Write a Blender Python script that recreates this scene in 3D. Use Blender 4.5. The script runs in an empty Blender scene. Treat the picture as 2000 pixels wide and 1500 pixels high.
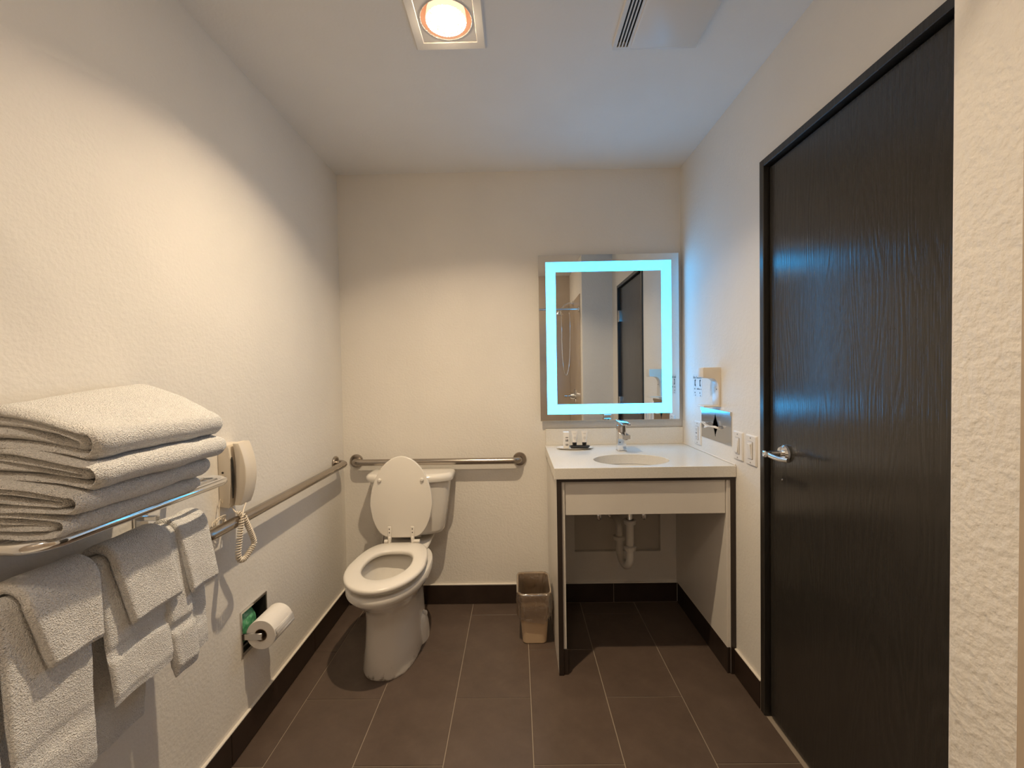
import bpy, bmesh, math, random
from mathutils import Vector, Matrix, noise as mnoise
PI = math.pi
random.seed(7)
S = bpy.context.scene
COL = S.collection

# ------------------------------------------------------------------ camera, world, exposure
W, HC = 1.89, 2.4015          # room width (x), ceiling height; back wall y = 0, left wall x = 0
def make_camera():
    pitch, yaw, roll = -0.02482, -0.010676, -0.01667
    cy, sy, cp, sp = math.cos(yaw), math.sin(yaw), math.cos(pitch), math.sin(pitch)
    f = Vector((sy*cp, cy*cp, sp)); r = Vector((cy, -sy, 0)); u = r.cross(f)
    r2 = math.cos(roll)*r + math.sin(roll)*u
    u2 = -math.sin(roll)*r + math.cos(roll)*u
    cam = bpy.data.cameras.new('camera'); o = bpy.data.objects.new('camera', cam); COL.objects.link(o)
    M = Matrix((r2, u2, -f)).transposed().to_4x4()
    M.translation = Vector((0.97627, -2.44192, 1.29336))
    o.matrix_world = M
    cam.sensor_fit = 'HORIZONTAL'; cam.sensor_width = 36.0
    cam.lens = 857.517/2000*36.0
    cam.clip_start = 0.02
    S.camera = o
make_camera()
wd = bpy.data.worlds.new('world'); S.world = wd; wd.use_nodes = True
wd.node_tree.nodes['Background'].inputs[0].default_value = (0.0, 0.0, 0.0, 1)
S.view_settings.view_transform = 'Standard'; S.view_settings.look = 'None'
S.view_settings.gamma = 1.0; S.view_settings.use_curve_mapping = False
S.view_settings.exposure = 0.32
BULB_W = 14.0
LENS_GLOW = 90.0
BULB_COLOR = (1.0, 0.80, 0.55)
LED_STRENGTH = 7.0
LED_COLOR = (0.014, 0.41, 0.92)
FILL_LIGHT_W = 56.0  # strength of the fill lamp added in the alcove
FILL_LIGHT_COLOR = (1.0, 0.82, 0.62)

# ------------------------------------------------------------------ materials
def srgb(r, g, b):
    def c(v):
        v /= 255.0
        return v/12.92 if v <= 0.04045 else ((v+0.055)/1.055)**2.4
    return (c(r), c(g), c(b), 1)
class Mat:
    def __init__(s, name, color=(.8, .8, .8, 1), rough=.5, metal=0.0, **kw):
        m = bpy.data.materials.new(name); m.use_nodes = True
        s.m = m; s.nt = m.node_tree; s.n = s.nt.nodes; s.l = s.nt.links
        s.b = s.n['Principled BSDF']
        s.b.inputs['Base Color'].default_value = color
        s.b.inputs['Roughness'].default_value = rough
        s.b.inputs['Metallic'].default_value = metal
        for k, v in kw.items():
            s.b.inputs[k.replace('_', ' ')].default_value = v
        s.tc = s.n.new('ShaderNodeTexCoord')
    def noise(s, scale=10, detail=3, rough=.55, stretch=(1, 1, 1), dist=0.0):
        mp = s.n.new('ShaderNodeMapping'); mp.inputs['Scale'].default_value = stretch
        s.l.new(s.tc.outputs['Object'], mp.inputs[0])
        t = s.n.new('ShaderNodeTexNoise')
        t.inputs['Scale'].default_value = scale; t.inputs['Detail'].default_value = detail
        t.inputs['Roughness'].default_value = rough; t.inputs['Distortion'].default_value = dist
        s.l.new(mp.outputs[0], t.inputs['Vector'])
        return t.outputs['Fac']
    def ramp(s, fac, stops):
        r = s.n.new('ShaderNodeValToRGB'); e = r.color_ramp.elements
        e[0].position, e[0].color = stops[0]; e[1].position, e[1].color = stops[-1]
        for p, c in stops[1:-1]:
            q = e.new(p); q.color = c
        s.l.new(fac, r.inputs[0]); return r.outputs[0]
    def color(s, fac, stops):
        s.l.new(s.ramp(fac, stops), s.b.inputs['Base Color']); return s
    def rough(s, fac, lo, hi):
        mr = s.n.new('ShaderNodeMapRange'); mr.inputs['To Min'].default_value = lo; mr.inputs['To Max'].default_value = hi
        s.l.new(fac, mr.inputs[0]); s.l.new(mr.outputs[0], s.b.inputs['Roughness']); return s
    def bump(s, fac, strength=.3, distance=.002):
        b = s.n.new('ShaderNodeBump'); b.inputs['Strength'].default_value = strength
        b.inputs['Distance'].default_value = distance
        s.l.new(fac, b.inputs['Height'])
        prev = s.b.inputs['Normal'].links
        if prev: s.l.new(prev[0].from_socket, b.inputs['Normal'])
        s.l.new(b.outputs[0], s.b.inputs['Normal']); return s
def add_math(M, a, b, op='ADD'):
    n = M.n.new('ShaderNodeMath'); n.operation = op
    for i, v in enumerate((a, b)):
        if isinstance(v, (int, float)): n.inputs[i].default_value = v
        else: M.l.new(v, n.inputs[i])
    return n.outputs[0]
MT = {}
def wall_paint(name, c, s1=.5, sc=95, dk=1.0):
    m = Mat(name, c, .62)
    m.bump(m.noise(sc, 3, .5), s1, .0025*dk)
    m.bump(m.noise(sc*.33, 2, .5), s1*.6, .003*dk)
    v = m.noise(2.2, 2)
    a = tuple(x*.97 for x in c[:3])+(1,); b = tuple(min(1, x*1.03) for x in c[:3])+(1,)
    m.color(v, [(.3, a), (.7, b)])
    return m.m
MT['wall'] = wall_paint('wall_paint', (.81, .77, .71, 1))
MT['knockdown'] = wall_paint('knockdown_paint', (.80, .75, .68, 1), 1.0, 85, 1.25)
MT['ceiling'] = wall_paint('ceiling_paint', (.86, .84, .81, 1), .35)
m = Mat('floor_tile', (.07, .05, .04, 1), .42)
n1 = m.noise(9, 6, .65); m.color(n1, [(.25, (.080, .055, .042, 1)), (.55, (.105, .073, .056, 1)), (.8, (.130, .093, .072, 1))])
m.rough(m.noise(40, 4), .34, .52); m.bump(m.noise(220, 2), .08, .001); MT['tile'] = m.m
m = Mat('base_tile', (.030, .017, .012, 1), .4); m.color(m.noise(12, 5), [(.3, (.022, .012, .008, 1)), (.7, (.034, .020, .014, 1))])
m.bump(m.noise(220, 2), .06, .001); MT['basetile'] = m.m
m = Mat('grout', (.33, .27, .21, 1), .9); m.bump(m.noise(400, 2), .4, .001); MT['grout'] = m.m
m = Mat('caulk', (.80, .74, .66, 1), .5); m.bump(m.noise(60, 2), .2, .001); MT['caulk'] = m.m
def terry(name, c):
    m = Mat(name, c, .95, Sheen_Weight=.25, Sheen_Roughness=.6)
    t = m.n.new('ShaderNodeTexVoronoi'); t.inputs['Scale'].default_value = 430
    m.l.new(m.tc.outputs['Object'], t.inputs['Vector'])
    m.bump(t.outputs['Distance'], .9, .0030)
    m.bump(m.noise(240, 3, .7), .9, .0030)
    v = m.noise(260, 2); m.color(v, [(.3, tuple(x*.90 for x in c[:3])+(1,)), (.65, c)])
    return m.m
MT['terry'] = terry('terry_cloth', (.95, .93, .90, 1))
m = Mat('woven_band', (.84, .81, .77, 1), .8); w = m.n.new('ShaderNodeTexWave'); w.inputs['Scale'].default_value = 60; w.bands_direction = 'Z'
m.l.new(m.tc.outputs['Object'], w.inputs['Vector']); m.bump(w.outputs['Fac'], .5, .001); MT['band'] = m.m
m = Mat('chrome', (.82, .81, .80, 1), .07, 1.0); m.rough(m.noise(30, 2), .05, .11); MT['chrome'] = m.m
m = Mat('brushed_steel', (.40, .355, .31, 1), .24, 1.0); m.color(m.noise(3, 2), [(.3, (.385, .34, .295, 1)), (.7, (.415, .37, .325, 1))]); MT['steel'] = m.m
m = Mat('polished_steel', (.60, .58, .56, 1), .16, 1.0); m.rough(m.noise(14, 3), .12, .22); MT['plate'] = m.m
m = Mat('porcelain', (.80, .76, .70, 1), .10, 0, Coat_Weight=.4, Coat_Roughness=.05); m.color(m.noise(5, 3), [(.3, (.78, .74, .68, 1)), (.7, (.82, .78, .72, 1))]); MT['porcelain'] = m.m
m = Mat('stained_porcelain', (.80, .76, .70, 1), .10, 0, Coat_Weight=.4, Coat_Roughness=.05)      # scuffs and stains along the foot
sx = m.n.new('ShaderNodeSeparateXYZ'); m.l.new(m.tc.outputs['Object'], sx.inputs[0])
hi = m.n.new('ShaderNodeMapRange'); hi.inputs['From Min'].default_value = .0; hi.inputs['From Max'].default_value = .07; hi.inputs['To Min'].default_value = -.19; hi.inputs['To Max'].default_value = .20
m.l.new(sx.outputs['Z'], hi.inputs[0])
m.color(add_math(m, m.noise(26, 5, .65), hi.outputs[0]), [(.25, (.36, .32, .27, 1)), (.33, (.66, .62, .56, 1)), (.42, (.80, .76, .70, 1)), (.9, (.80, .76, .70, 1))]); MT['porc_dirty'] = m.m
m = Mat('seat_plastic', (.80, .755, .69, 1), .24); m.bump(m.noise(300, 2), .02, .0005); MT['seat'] = m.m
m = Mat('white_plastic', (.80, .76, .71, 1), .32); m.bump(m.noise(300, 2), .03, .0005); MT['plastic'] = m.m
m = Mat('cream_plastic', (.74, .66, .55, 1), .34); m.bump(m.noise(300, 2), .03, .0005); MT['cream'] = m.m
m = Mat('dark_slot', (.02, .017, .015, 1), .7); m.color(m.noise(30), [(.3, (.015, .013, .011, 1)), (.7, (.028, .024, .02, 1))]); MT['dark'] = m.m
m = Mat('black_plastic', (.012, .012, .013, 1), .22); m.rough(m.noise(30), .18, .3); MT['black'] = m.m
def wood(name, base, line, rough, sc=1.0):
    m = Mat(name, base, rough, 0, Coat_Weight=.15, Coat_Roughness=.16)
    mp = m.n.new('ShaderNodeMapping'); mp.inputs['Scale'].default_value = (1, 1, .16)
    m.l.new(m.tc.outputs['Object'], mp.inputs[0])
    nz = m.n.new('ShaderNodeTexNoise'); nz.inputs['Scale'].default_value = 5.5*sc; nz.inputs['Detail'].default_value = 2; nz.inputs['Roughness'].default_value = .45
    m.l.new(mp.outputs[0], nz.inputs['Vector'])
    rings = add_math(m, nz.outputs['Fac'], 26.0, 'MULTIPLY')
    fr = add_math(m, rings, 1.0, 'FRACT') if False else None
    sn = m.n.new('ShaderNodeMath'); sn.operation = 'PINGPONG'; sn.inputs[1].default_value = .5
    m.l.new(rings, sn.inputs[0])
    pores = m.noise(260, 3, .6, (1, 1, .03))
    mix = add_math(m, add_math(m, sn.outputs[0], 1.0, 'MULTIPLY'), pores, 'ADD')
    m.color(mix, [(.25, base), (.62, base), (.98, line)])
    m.bump(mix, .30, .0014)
    m.bump(m.noise(170, 4, .7, (1, 1, .02)), .35, .0010)
    return m.m
MT['doorwood'] = wood('dark_oak', (.030, .0265, .0225, 1), (.035, .031, .0265, 1), .17)
MT['framewood'] = wood('dark_frame', (.022, .019, .016, 1), (.028, .024, .02, 1), .33)
m = Mat('dark_edging', (.030, .019, .014, 1), .4); m.color(m.noise(40, 2, .5, (1, 1, .1)), [(.3, (.024, .015, .011, 1)), (.7, (.036, .024, .018, 1))]); MT['edging'] = m.m
m = Mat('quartz', (.74, .70, .63, 1), .16); v = m.noise(420, 2, .6); m.color(v, [(.3, (.66, .62, .55, 1)), (.5, (.75, .71, .645, 1)), (.75, (.79, .755, .69, 1))]); MT['quartz'] = m.m
m = Mat('laminate', (.74, .69, .625, 1), .36); m.color(m.noise(7, 2, .5, (1, 1, .1)), [(.3, (.72, .67, .605, 1)), (.7, (.76, .71, .645, 1))]); MT['laminate'] = m.m
m = Mat('pvc', (.72, .68, .62, 1), .35); m.bump(m.noise(100), .03, .0005); MT['pvc'] = m.m
m = Mat('mirror', (.80, .82, .82, 1), .01, 1.0); m.rough(m.noise(4), .008, .014); MT['mirror'] = m.m
m = Mat('bin_plastic', (.62, .46, .30, 1), .40); m.bump(m.noise(300, 2), .06, .0006); MT['bin'] = m.m
m = Mat('paper', (.82, .78, .73, 1), .9); m.bump(m.noise(160, 3), .25, .001); MT['paper'] = m.m
m = Mat('paper_core', (.28, .2, .13, 1), .9); m.color(m.noise(80), [(.3, (.25, .18, .12, 1)), (.7, (.31, .23, .15, 1))]); MT['core'] = m.m
m = Mat('green_wrap', (.10, .36, .17, 1), .4); m.color(m.noise(55, 4), [(.35, (.05, .22, .10, 1)), (.55, (.12, .40, .2, 1)), (.7, (.35, .6, .42, 1))]); m.bump(m.noise(40, 3), .4, .004); MT['green'] = m.m
m = Mat('surround', (.52, .42, .32, 1), .22); m.color(m.noise(3, 3), [(.3, (.50, .40, .30, 1)), (.7, (.55, .45, .35, 1))]); MT['surround'] = m.m
m = Mat('shade', (.7, .66, .58, 1), .5); MT['recess'] = wall_paint('recess_paint', (.60, .55, .48, 1), .2)
def emit(name, c, s, pattern=None):
    m = Mat(name, (.5, .5, .5, 1), .3)
    m.b.inputs['Emission Color'].default_value = (*c, 1)
    m.b.inputs['Emission Strength'].default_value = s
    if pattern:                     # faceted reflector inside the lamp
        v = m.n.new('ShaderNodeTexVoronoi'); v.inputs['Scale'].default_value = pattern; v.feature = 'DISTANCE_TO_EDGE'
        m.l.new(m.tc.outputs['Object'], v.inputs['Vector'])
        m2 = m.n.new('ShaderNodeMapRange'); m2.inputs['From Max'].default_value = .14; m2.inputs['To Min'].default_value = .35*s; m2.inputs['To Max'].default_value = s
        m.l.new(v.outputs['Distance'], m2.inputs[0]); m.l.new(m2.outputs[0], m.b.inputs['Emission Strength'])
    else:
        v = m.noise(3); mr = m.n.new('ShaderNodeMapRange'); mr.inputs['To Min'].default_value = .94*s; mr.inputs['To Max'].default_value = 1.06*s
        m.l.new(v, mr.inputs[0]); m.l.new(mr.outputs[0], m.b.inputs['Emission Strength'])
    return m.m
MT['bulb'] = emit('lamp_reflector', (1.0, .84, .62), .55, 105)
MT['bulb'].node_tree.nodes['Principled BSDF'].inputs['Base Color'].default_value = (.02, .018, .015, 1)
MT['led'] = emit('led_strip', LED_COLOR, LED_STRENGTH)
# thin clear film of the bin liner
m = bpy.data.materials.new('liner_film'); m.use_nodes = True; nt = m.node_tree; nt.nodes.clear()
out = nt.nodes.new('ShaderNodeOutputMaterial'); tr = nt.nodes.new('ShaderNodeBsdfTransparent'); gl = nt.nodes.new('ShaderNodeBsdfGlossy'); df = nt.nodes.new('ShaderNodeBsdfTranslucent')
mx = nt.nodes.new('ShaderNodeMixShader'); mx2 = nt.nodes.new('ShaderNodeMixShader'); fr = nt.nodes.new('ShaderNodeFresnel'); nz = nt.nodes.new('ShaderNodeTexNoise'); bp = nt.nodes.new('ShaderNodeBump'); tc = nt.nodes.new('ShaderNodeTexCoord')
tr.inputs[0].default_value = (.97, .96, .94, 1); gl.inputs[0].default_value = (1, 1, 1, 1); gl.inputs['Roughness'].default_value = .22; df.inputs[0].default_value = (.85, .74, .6, 1)
nz.inputs['Scale'].default_value = 55; nz.inputs['Detail'].default_value = 4; bp.inputs['Strength'].default_value = .9; bp.inputs['Distance'].default_value = .006
fr.inputs['IOR'].default_value = 1.6
nt.links.new(tc.outputs['Object'], nz.inputs['Vector']); nt.links.new(nz.outputs['Fac'], bp.inputs['Height'])
for q in (gl, fr): nt.links.new(bp.outputs[0], q.inputs['Normal'])
mx2.inputs[0].default_value = .13; nt.links.new(tr.outputs[0], mx2.inputs[1]); nt.links.new(df.outputs[0], mx2.inputs[2])
ma = nt.nodes.new('ShaderNodeMath'); ma.operation = 'MULTIPLY_ADD'; ma.inputs[1].default_value = 1.6; ma.inputs[2].default_value = .14; ma.use_clamp = True
nt.links.new(fr.outputs[0], ma.inputs[0]); nt.links.new(ma.outputs[0], mx.inputs[0]); nt.links.new(mx2.outputs[0], mx.inputs[1]); nt.links.new(gl.outputs[0], mx.inputs[2]); nt.links.new(mx.outputs[0], out.inputs[0])
MT['film'] = m
m = bpy.data.materials.new('clear_lens'); m.use_nodes = True; nt = m.node_tree; nt.nodes.clear()
out = nt.nodes.new('ShaderNodeOutputMaterial'); tr = nt.nodes.new('ShaderNodeBsdfTransparent'); gl = nt.nodes.new('ShaderNodeBsdfGlossy'); mx = nt.nodes.new('ShaderNodeMixShader')
tr.inputs[0].default_value = (.98, .97, .95, 1); gl.inputs['Roughness'].default_value = .1; mx.inputs[0].default_value = .06
nt.links.new(tr.outputs[0], mx.inputs[1]); nt.links.new(gl.outputs[0], mx.inputs[2])
em = nt.nodes.new('ShaderNodeEmission'); ad = nt.nodes.new('ShaderNodeAddShader'); em.inputs[0].default_value = (*BULB_COLOR, 1)
vo = nt.nodes.new('ShaderNodeTexVoronoi'); vo.feature = 'DISTANCE_TO_EDGE'; vo.inputs['Scale'].default_value = 125; tcn = nt.nodes.new('ShaderNodeTexCoord')
mr = nt.nodes.new('ShaderNodeMapRange'); mr.inputs['From Min'].default_value = .13; mr.inputs['From Max'].default_value = .16; mr.inputs['To Min'].default_value = .22; mr.inputs['To Max'].default_value = LENS_GLOW
nt.links.new(tcn.outputs['Object'], vo.inputs['Vector']); nt.links.new(vo.outputs['Distance'], mr.inputs[0]); nt.links.new(mr.outputs[0], em.inputs[1])
nt.links.new(mx.outputs[0], ad.inputs[0]); nt.links.new(em.outputs[0], ad.inputs[1]); nt.links.new(ad.outputs[0], out.inputs[0])
MT['lens'] = m

# ------------------------------------------------------------------ mesh helpers
ORG = {}                                    # world base of every object (parts share their thing's base)
class MB:
    def __init__(s): s.bm = bmesh.new()
    def face(s, pts):
        vs = [s.bm.verts.new(p) for p in pts]; return s.bm.faces.new(vs)
    def box(s, x0, x1, y0, y1, z0, z1, bev=0.0, seg=2, rot=None, at=None):
        t = bmesh.new(); bmesh.ops.create_cube(t, size=1.0)
        for v in t.verts:
            v.co = Vector(((x0+x1)/2+v.co.x*(x1-x0), (y0+y1)/2+v.co.y*(y1-y0), (z0+z1)/2+v.co.z*(z1-z0)))
        if bev > 0: bmesh.ops.bevel(t, geom=t.edges[:], offset=bev, segments=seg, profile=.5, affect='EDGES')
        if rot:
            c = Vector(at or ((x0+x1)/2, (y0+y1)/2, (z0+z1)/2)); bmesh.ops.rotate(t, cent=c, matrix=rot, verts=t.verts[:])
        s.join(t); return s
    def join(s, t):
        me = bpy.data.meshes.new('tmp'); t.to_mesh(me); t.free(); s.bm.from_mesh(me); bpy.data.meshes.remove(me)
    def loft(s, rings, closed=True, cap0=True, cap1=True, loop=False):
        R = [[s.bm.verts.new(p) for p in r] for r in rings]; n = len(R[0])
        pairs = list(zip(R[:-1], R[1:])) + ([(R[-1], R[0])] if loop else [])
        for a, b in pairs:
            for i in range(n if closed else n-1):
                j = (i+1) % n
                s.bm.faces.new((a[i], a[j], b[j], b[i]))
        if not loop:
            if cap0: s.bm.faces.new(R[0][::-1])
            if cap1: s.bm.faces.new(R[-1])
        return s
    def tube(s, pts, r, seg=12, caps=True, loop=False):
        P = [Vector(p) for p in pts]; n = len(P); rings = []
        rr = r if isinstance(r, (list, tuple)) else [r]*n
        nrm = None
        for i in range(n):
            if loop: t = (P[(i+1) % n]-P[i-1]).normalized()
            else: t = (P[min(i+1, n-1)]-P[max(i-1, 0)]).normalized()
            if nrm is None:
                a = Vector((0, 0, 1)) if abs(t.z) < .9 else Vector((1, 0, 0)); nrm = (a-t*a.dot(t)).normalized()
            else:
                nrm = (nrm-t*nrm.dot(t)).normalized()
            b = t.cross(nrm)
            rings.append([P[i]+rr[i]*(math.cos(k*2*PI/seg)*nrm+math.sin(k*2*PI/seg)*b) for k in range(seg)])
        return s.loft(rings, True, caps, caps, loop)
    def lathe(s, prof, c, axis='Z', seg=32, cap=True):
        """prof: (radius, height along axis) pairs"""
        rings = []
        for r, h in prof:
            ring = []
            for k in range(seg):
                a = k*2*PI/seg; u, v = r*math.cos(a), r*math.sin(a)
                q = {'Z': (u, v, h), 'Y': (u, h, v), 'X': (h, u, v)}[axis]
                ring.append(Vector(c)+Vector(q))
            rings.append(ring)
        return s.loft(rings, True, cap, cap)
    def prism(s, outline, fn, d0, d1, bev=0.0):
        """outline: 2-D points; fn(u, v, d) -> 3-D point; extruded from d0 to d1"""
        t = bmesh.new()
        a = [t.verts.new(fn(u, v, d0)) for u, v in outline]; b = [t.verts.new(fn(u, v, d1)) for u, v in outline]
        n = len(a); f0 = t.faces.new(a); f1 = t.faces.new(b[::-1])
        for i in range(n):
            j = (i+1) % n; t.faces.new((a[j], a[i], b[i], b[j]))
        bmesh.ops.recalc_face_normals(t, faces=t.faces[:])
        if bev > 0:
            e = [x for f in (f0, f1) for x in f.edges]
            bmesh.ops.bevel(t, geom=e, offset=bev, segments=2, profile=.5, affect='EDGES')
        s.join(t); return s
    def build(s, name, mat, parent=None, base=None, smooth=True, angle=40, fix=True):
        if fix: bmesh.ops.recalc_face_normals(s.bm, faces=s.bm.faces[:])
        o0 = ORG[parent.name] if parent else Vector(base or (0, 0, 0))
        for v in s.bm.verts: v.co -= o0
        me = bpy.data.meshes.new(name); s.bm.to_mesh(me); s.bm.free()
        me.materials.append(mat if not isinstance(mat, str) else MT[mat])
        if smooth:
            me.polygons.foreach_set('use_smooth', [True]*len(me.polygons))
            me.set_sharp_from_angle(angle=math.radians(angle))
        o = bpy.data.objects.new(name, me); COL.objects.link(o)
        if parent: o.parent = parent
        else: o.location = o0
        ORG[o.name] = o0
        return o
def thing(name, label, cat, loc, group=None):
    o = bpy.data.objects.new(name, None); COL.objects.link(o); o.location = loc; o.empty_display_size = .05
    o['label'] = label; o['category'] = cat
    if group: o['group'] = group
    ORG[o.name] = Vector(loc); return o
def tag(o, label, cat, group=None):
    o['label'] = label; o['category'] = cat
    if group: o['group'] = group
    return o
def struct(o, label=None, cat=None):
    o['kind'] = 'structure'
    if label: o['label'] = label
    if cat: o['category'] = cat
    return o
def dup(root, d, label=None):
    c = root.copy(); COL.objects.link(c); c.location = root.location+Vector(d); ORG[c.name] = ORG[root.name]+Vector(d)
    if label: c['label'] = label
    for ch in root.children:
        k = ch.copy(); COL.objects.link(k); k.parent = c; ORG[k.name] = ORG[c.name]
        for g in ch.children:
            q = g.copy(); COL.objects.link(q); q.parent = k; ORG[q.name] = ORG[c.name]
    return c
def arc(c, r, a0, a1, n, fn):
    return [fn(c[0]+r*math.cos(a0+(a1-a0)*i/n), c[1]+r*math.sin(a0+(a1-a0)*i/n)) for i in range(n+1)]
def rrect(x0, x1, y0, y1, r, n=6):
    pts = []
    for cx, cy, a in ((x1-r, y1-r, 0), (x0+r, y1-r, PI/2), (x0+r, y0+r, PI), (x1-r, y0+r, 1.5*PI)):
        pts += [(cx+r*math.cos(a+PI/2*i/n), cy+r*math.sin(a+PI/2*i/n)) for i in range(n+1)]
    return pts
def ellipse(cx, cy, a, b, n=48):
    return [(cx+a*math.cos(2*PI*i/n), cy+b*math.sin(2*PI*i/n)) for i in range(n)]
def plate_with_hole(mb, rect, hole, fn, d0, d1):
    """flat plate (rect x0,x1,y0,y1) with a hole outline (counter-clockwise, n points), extruded d0..d1"""
    x0, x1, y0, y1 = rect; n = len(hole); cx = sum(p[0] for p in hole)/n; cy = sum(p[1] for p in hole)/n
    outer = []
    for u, v in hole:
        dx, dy = u-cx, v-cy
        t = min([(x1-cx)/dx if dx > 1e-9 else (x0-cx)/dx if dx < -1e-9 else 1e9, (y1-cy)/dy if dy > 1e-9 else (y0-cy)/dy if dy < -1e-9 else 1e9])
        outer.append([cx+dx*t, cy+dy*t])
    for c in ((x0, y0), (x1, y0), (x1, y1), (x0, y1)):      # pin the corners
        k = min(range(n), key=lambda i: (outer[i][0]-c[0])**2+(outer[i][1]-c[1])**2); outer[k] = list(c)
    A = lambda pts, d: [mb.bm.verts.new(fn(p[0], p[1], d)) for p in pts]
    h0, o0, h1, o1 = A(hole, d0), A(outer, d0), A(hole, d1), A(outer, d1)
    for i in range(n):
        j = (i+1) % n
        mb.bm.faces.new((h0[i], h0[j], o0[j], o0[i])); mb.bm.faces.new((h1[j], h1[i], o1[i], o1[j]))
        mb.bm.faces.new((o0[i], o0[j], o1[j], o1[i])); mb.bm.faces.new((h0[j], h0[i], h1[i], h1[j]))
def slab(mb, axis, d0, d1, u0, u1, v0, v1, holes=()):
    """wall slab with rectangular holes; axis 0: x=d, (u,v)=(y,z); 1: y=d, (x,z); 2: z=d, (x,y)"""
    us = sorted({u0, u1, *[h[0] for h in holes], *[h[1] for h in holes]}); vs = sorted({v0, v1, *[h[2] for h in holes], *[h[3] for h in holes]})
    def P(u, v, d): return {0: (d, u, v), 1: (u, d, v), 2: (u, v, d)}[axis]
    def solid(i, j):
        if i < 0 or j < 0 or i >= len(us)-1 or j >= len(vs)-1: return False
        a, b = (us[i]+us[i+1])/2, (vs[j]+vs[j+1])/2
        return not any(h[0] < a < h[1] and h[2] < b < h[3] for h in holes)
    for i in range(len(us)-1):
        for j in range(len(vs)-1):
            if not solid(i, j): continue
            a, b, c, d = us[i], us[i+1], vs[j], vs[j+1]
            mb.face([P(a, c, d0), P(b, c, d0), P(b, d, d0), P(a, d, d0)])
            mb.face([P(a, c, d1), P(a, d, d1), P(b, d, d1), P(b, c, d1)])
            if not solid(i-1, j): mb.face([P(a, c, d0), P(a, d, d0), P(a, d, d1), P(a, c, d1)])
            if not solid(i+1, j): mb.face([P(b, c, d0), P(b, c, d1), P(b, d, d1), P(b, d, d0)])
            if not solid(i, j-1): mb.face([P(a, c, d0), P(a, c, d1), P(b, c, d1), P(b, c, d0)])
            if not solid(i, j+1): mb.face([P(a, d, d0), P(b, d, d0), P(b, d, d1), P(a, d, d1)])
    bmesh.ops.remove_doubles(mb.bm, verts=mb.bm.verts[:], dist=1e-5)
    return mb

# ------------------------------------------------------------------ room shell
YB = -2.72                                   # far side of the tub alcove behind the camera
PX = 1.601                                   # room-side face of the partition at the right
PY0 = -1.80
TPH = (-.938, -.794, .328, .466)             # recess of the paper holder in the left wall
TIS = (-.552, -.282, .980, 1.098)            # recess of the tissue box in the right wall
DOOR = (-1.575, -.80, 0.0, 2.052)
LAMP = (.685, .862, -1.135, -.955)
VENT = (1.335, 1.590, -1.185, -.927)
PANEL = (1.287, 1.766, .285, .72)
struct(slab(MB(), 0, -.12, 0, YB, 0, 0, HC, [TPH]).build('wall_left', 'wall', smooth=False))
struct(slab(MB(), 1, 0, .12, -.12, W+.12, 0, HC, [PANEL]).build('wall_back', 'wall', smooth=False))
struct(slab(MB(), 0, W, W+.12, PY0, 0, 0, HC, [DOOR, TIS]).build('wall_right', 'wall', smooth=False))
mbp = MB().box(PX, W+.12, YB, PY0, 0, HC, .008, 2)
struct(mbp.build('wall_partition', 'knockdown'))
struct(slab(MB(), 1, YB-.1, YB, -.12, W+.12, 0, HC).build('wall_front', 'surround', smooth=False))
struct(slab(MB(), 2, HC, HC+.15, -.12, W+.12, YB-.1, .12, [LAMP, VENT]).build('ceiling', 'ceiling', smooth=False))
mbp = MB(); mbp.box(PANEL[0]-.002, PANEL[1]+.002, .028, .034, PANEL[2]-.002, PANEL[3]+.002)
struct(mbp.build('trim_access_panel', 'recess', smooth=False))
# floor: grout bed with one object per tile, running bond of 60 x 30 cm tiles
fl = struct(slab(MB(), 2, -.1, -.0025, -.12, W+.12, YB-.1, .12).build('floor', 'grout', smooth=False))
X0, G = .112, .0017
tile_mesh = None
for i in range(-1, 6):
    xa, xb = X0+.3*i, X0+.3*(i+1)
    xa, xb = max(xa, .006), min(xb, W-.002)
    off = -.124 if i % 2 == 0 else -.424
    ys = [0.0]+[off-.6*k for k in range(-1, 4) if -1.93 < off-.6*k < -.01]+[-1.93]
    for ya, yb in zip(ys[:-1], ys[1:]):
        full = abs(xb-xa-.3) < 1e-6 and abs(ya-yb-.6) < 1e-6
        cx, cy = (xa+xb)/2, (ya+yb)/2
        if full and tile_mesh:
            o = bpy.data.objects.new('tile', tile_mesh); COL.objects.link(o); o.parent = fl; o.location = (cx, cy, 0)
        else:
            b = MB().box(xa+G-cx, xb-G-cx, yb+G-cy, ya-G-cy, -.012, 0, .0008, 1)
            bmesh.ops.recalc_face_normals(b.bm, faces=b.bm.faces[:])
            me = bpy.data.meshes.new('tile'); b.bm.to_mesh(me); b.bm.free(); me.materials.append(MT['tile'])
            o = bpy.data.objects.new('tile', me); COL.objects.link(o); o.parent = fl; o.location = (cx, cy, 0)
            if full: tile_mesh = me
# baseboards: dark tile strips with light joints and a pale caulk edge on top
def baseboard(name, axis, d0, d1, cuts, h=.108):
    lo, hi = min(cuts), max(cuts)
    def bx(mb, a, b, e0, e1, z0, z1, bev=0):
        (mb.box(min(e0, e1), max(e0, e1), a, b, z0, z1, bev, 1) if axis == 0 else mb.box(a, b, min(e0, e1), max(e0, e1), z0, z1, bev, 1))
    g = MB(); bx(g, lo, hi, d0, d0+(d1-d0)*.7, .0, h-.001); root = struct(g.build(name, 'grout', smooth=False))
    cs = sorted(cuts)
    for a, b in zip(cs[:-1], cs[1:]):
        t = MB(); bx(t, a+.0015, b-.0015, d0, d1, .003, h, .0008); t.build('tile', 'basetile', root, smooth=False)
    c = MB(); bx(c, lo, hi, d0, d0+(d1-d0)*1.0, h, h+.0065, .002); c.build('caulk_edge', 'caulk', root, smooth=False)
    return root
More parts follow.
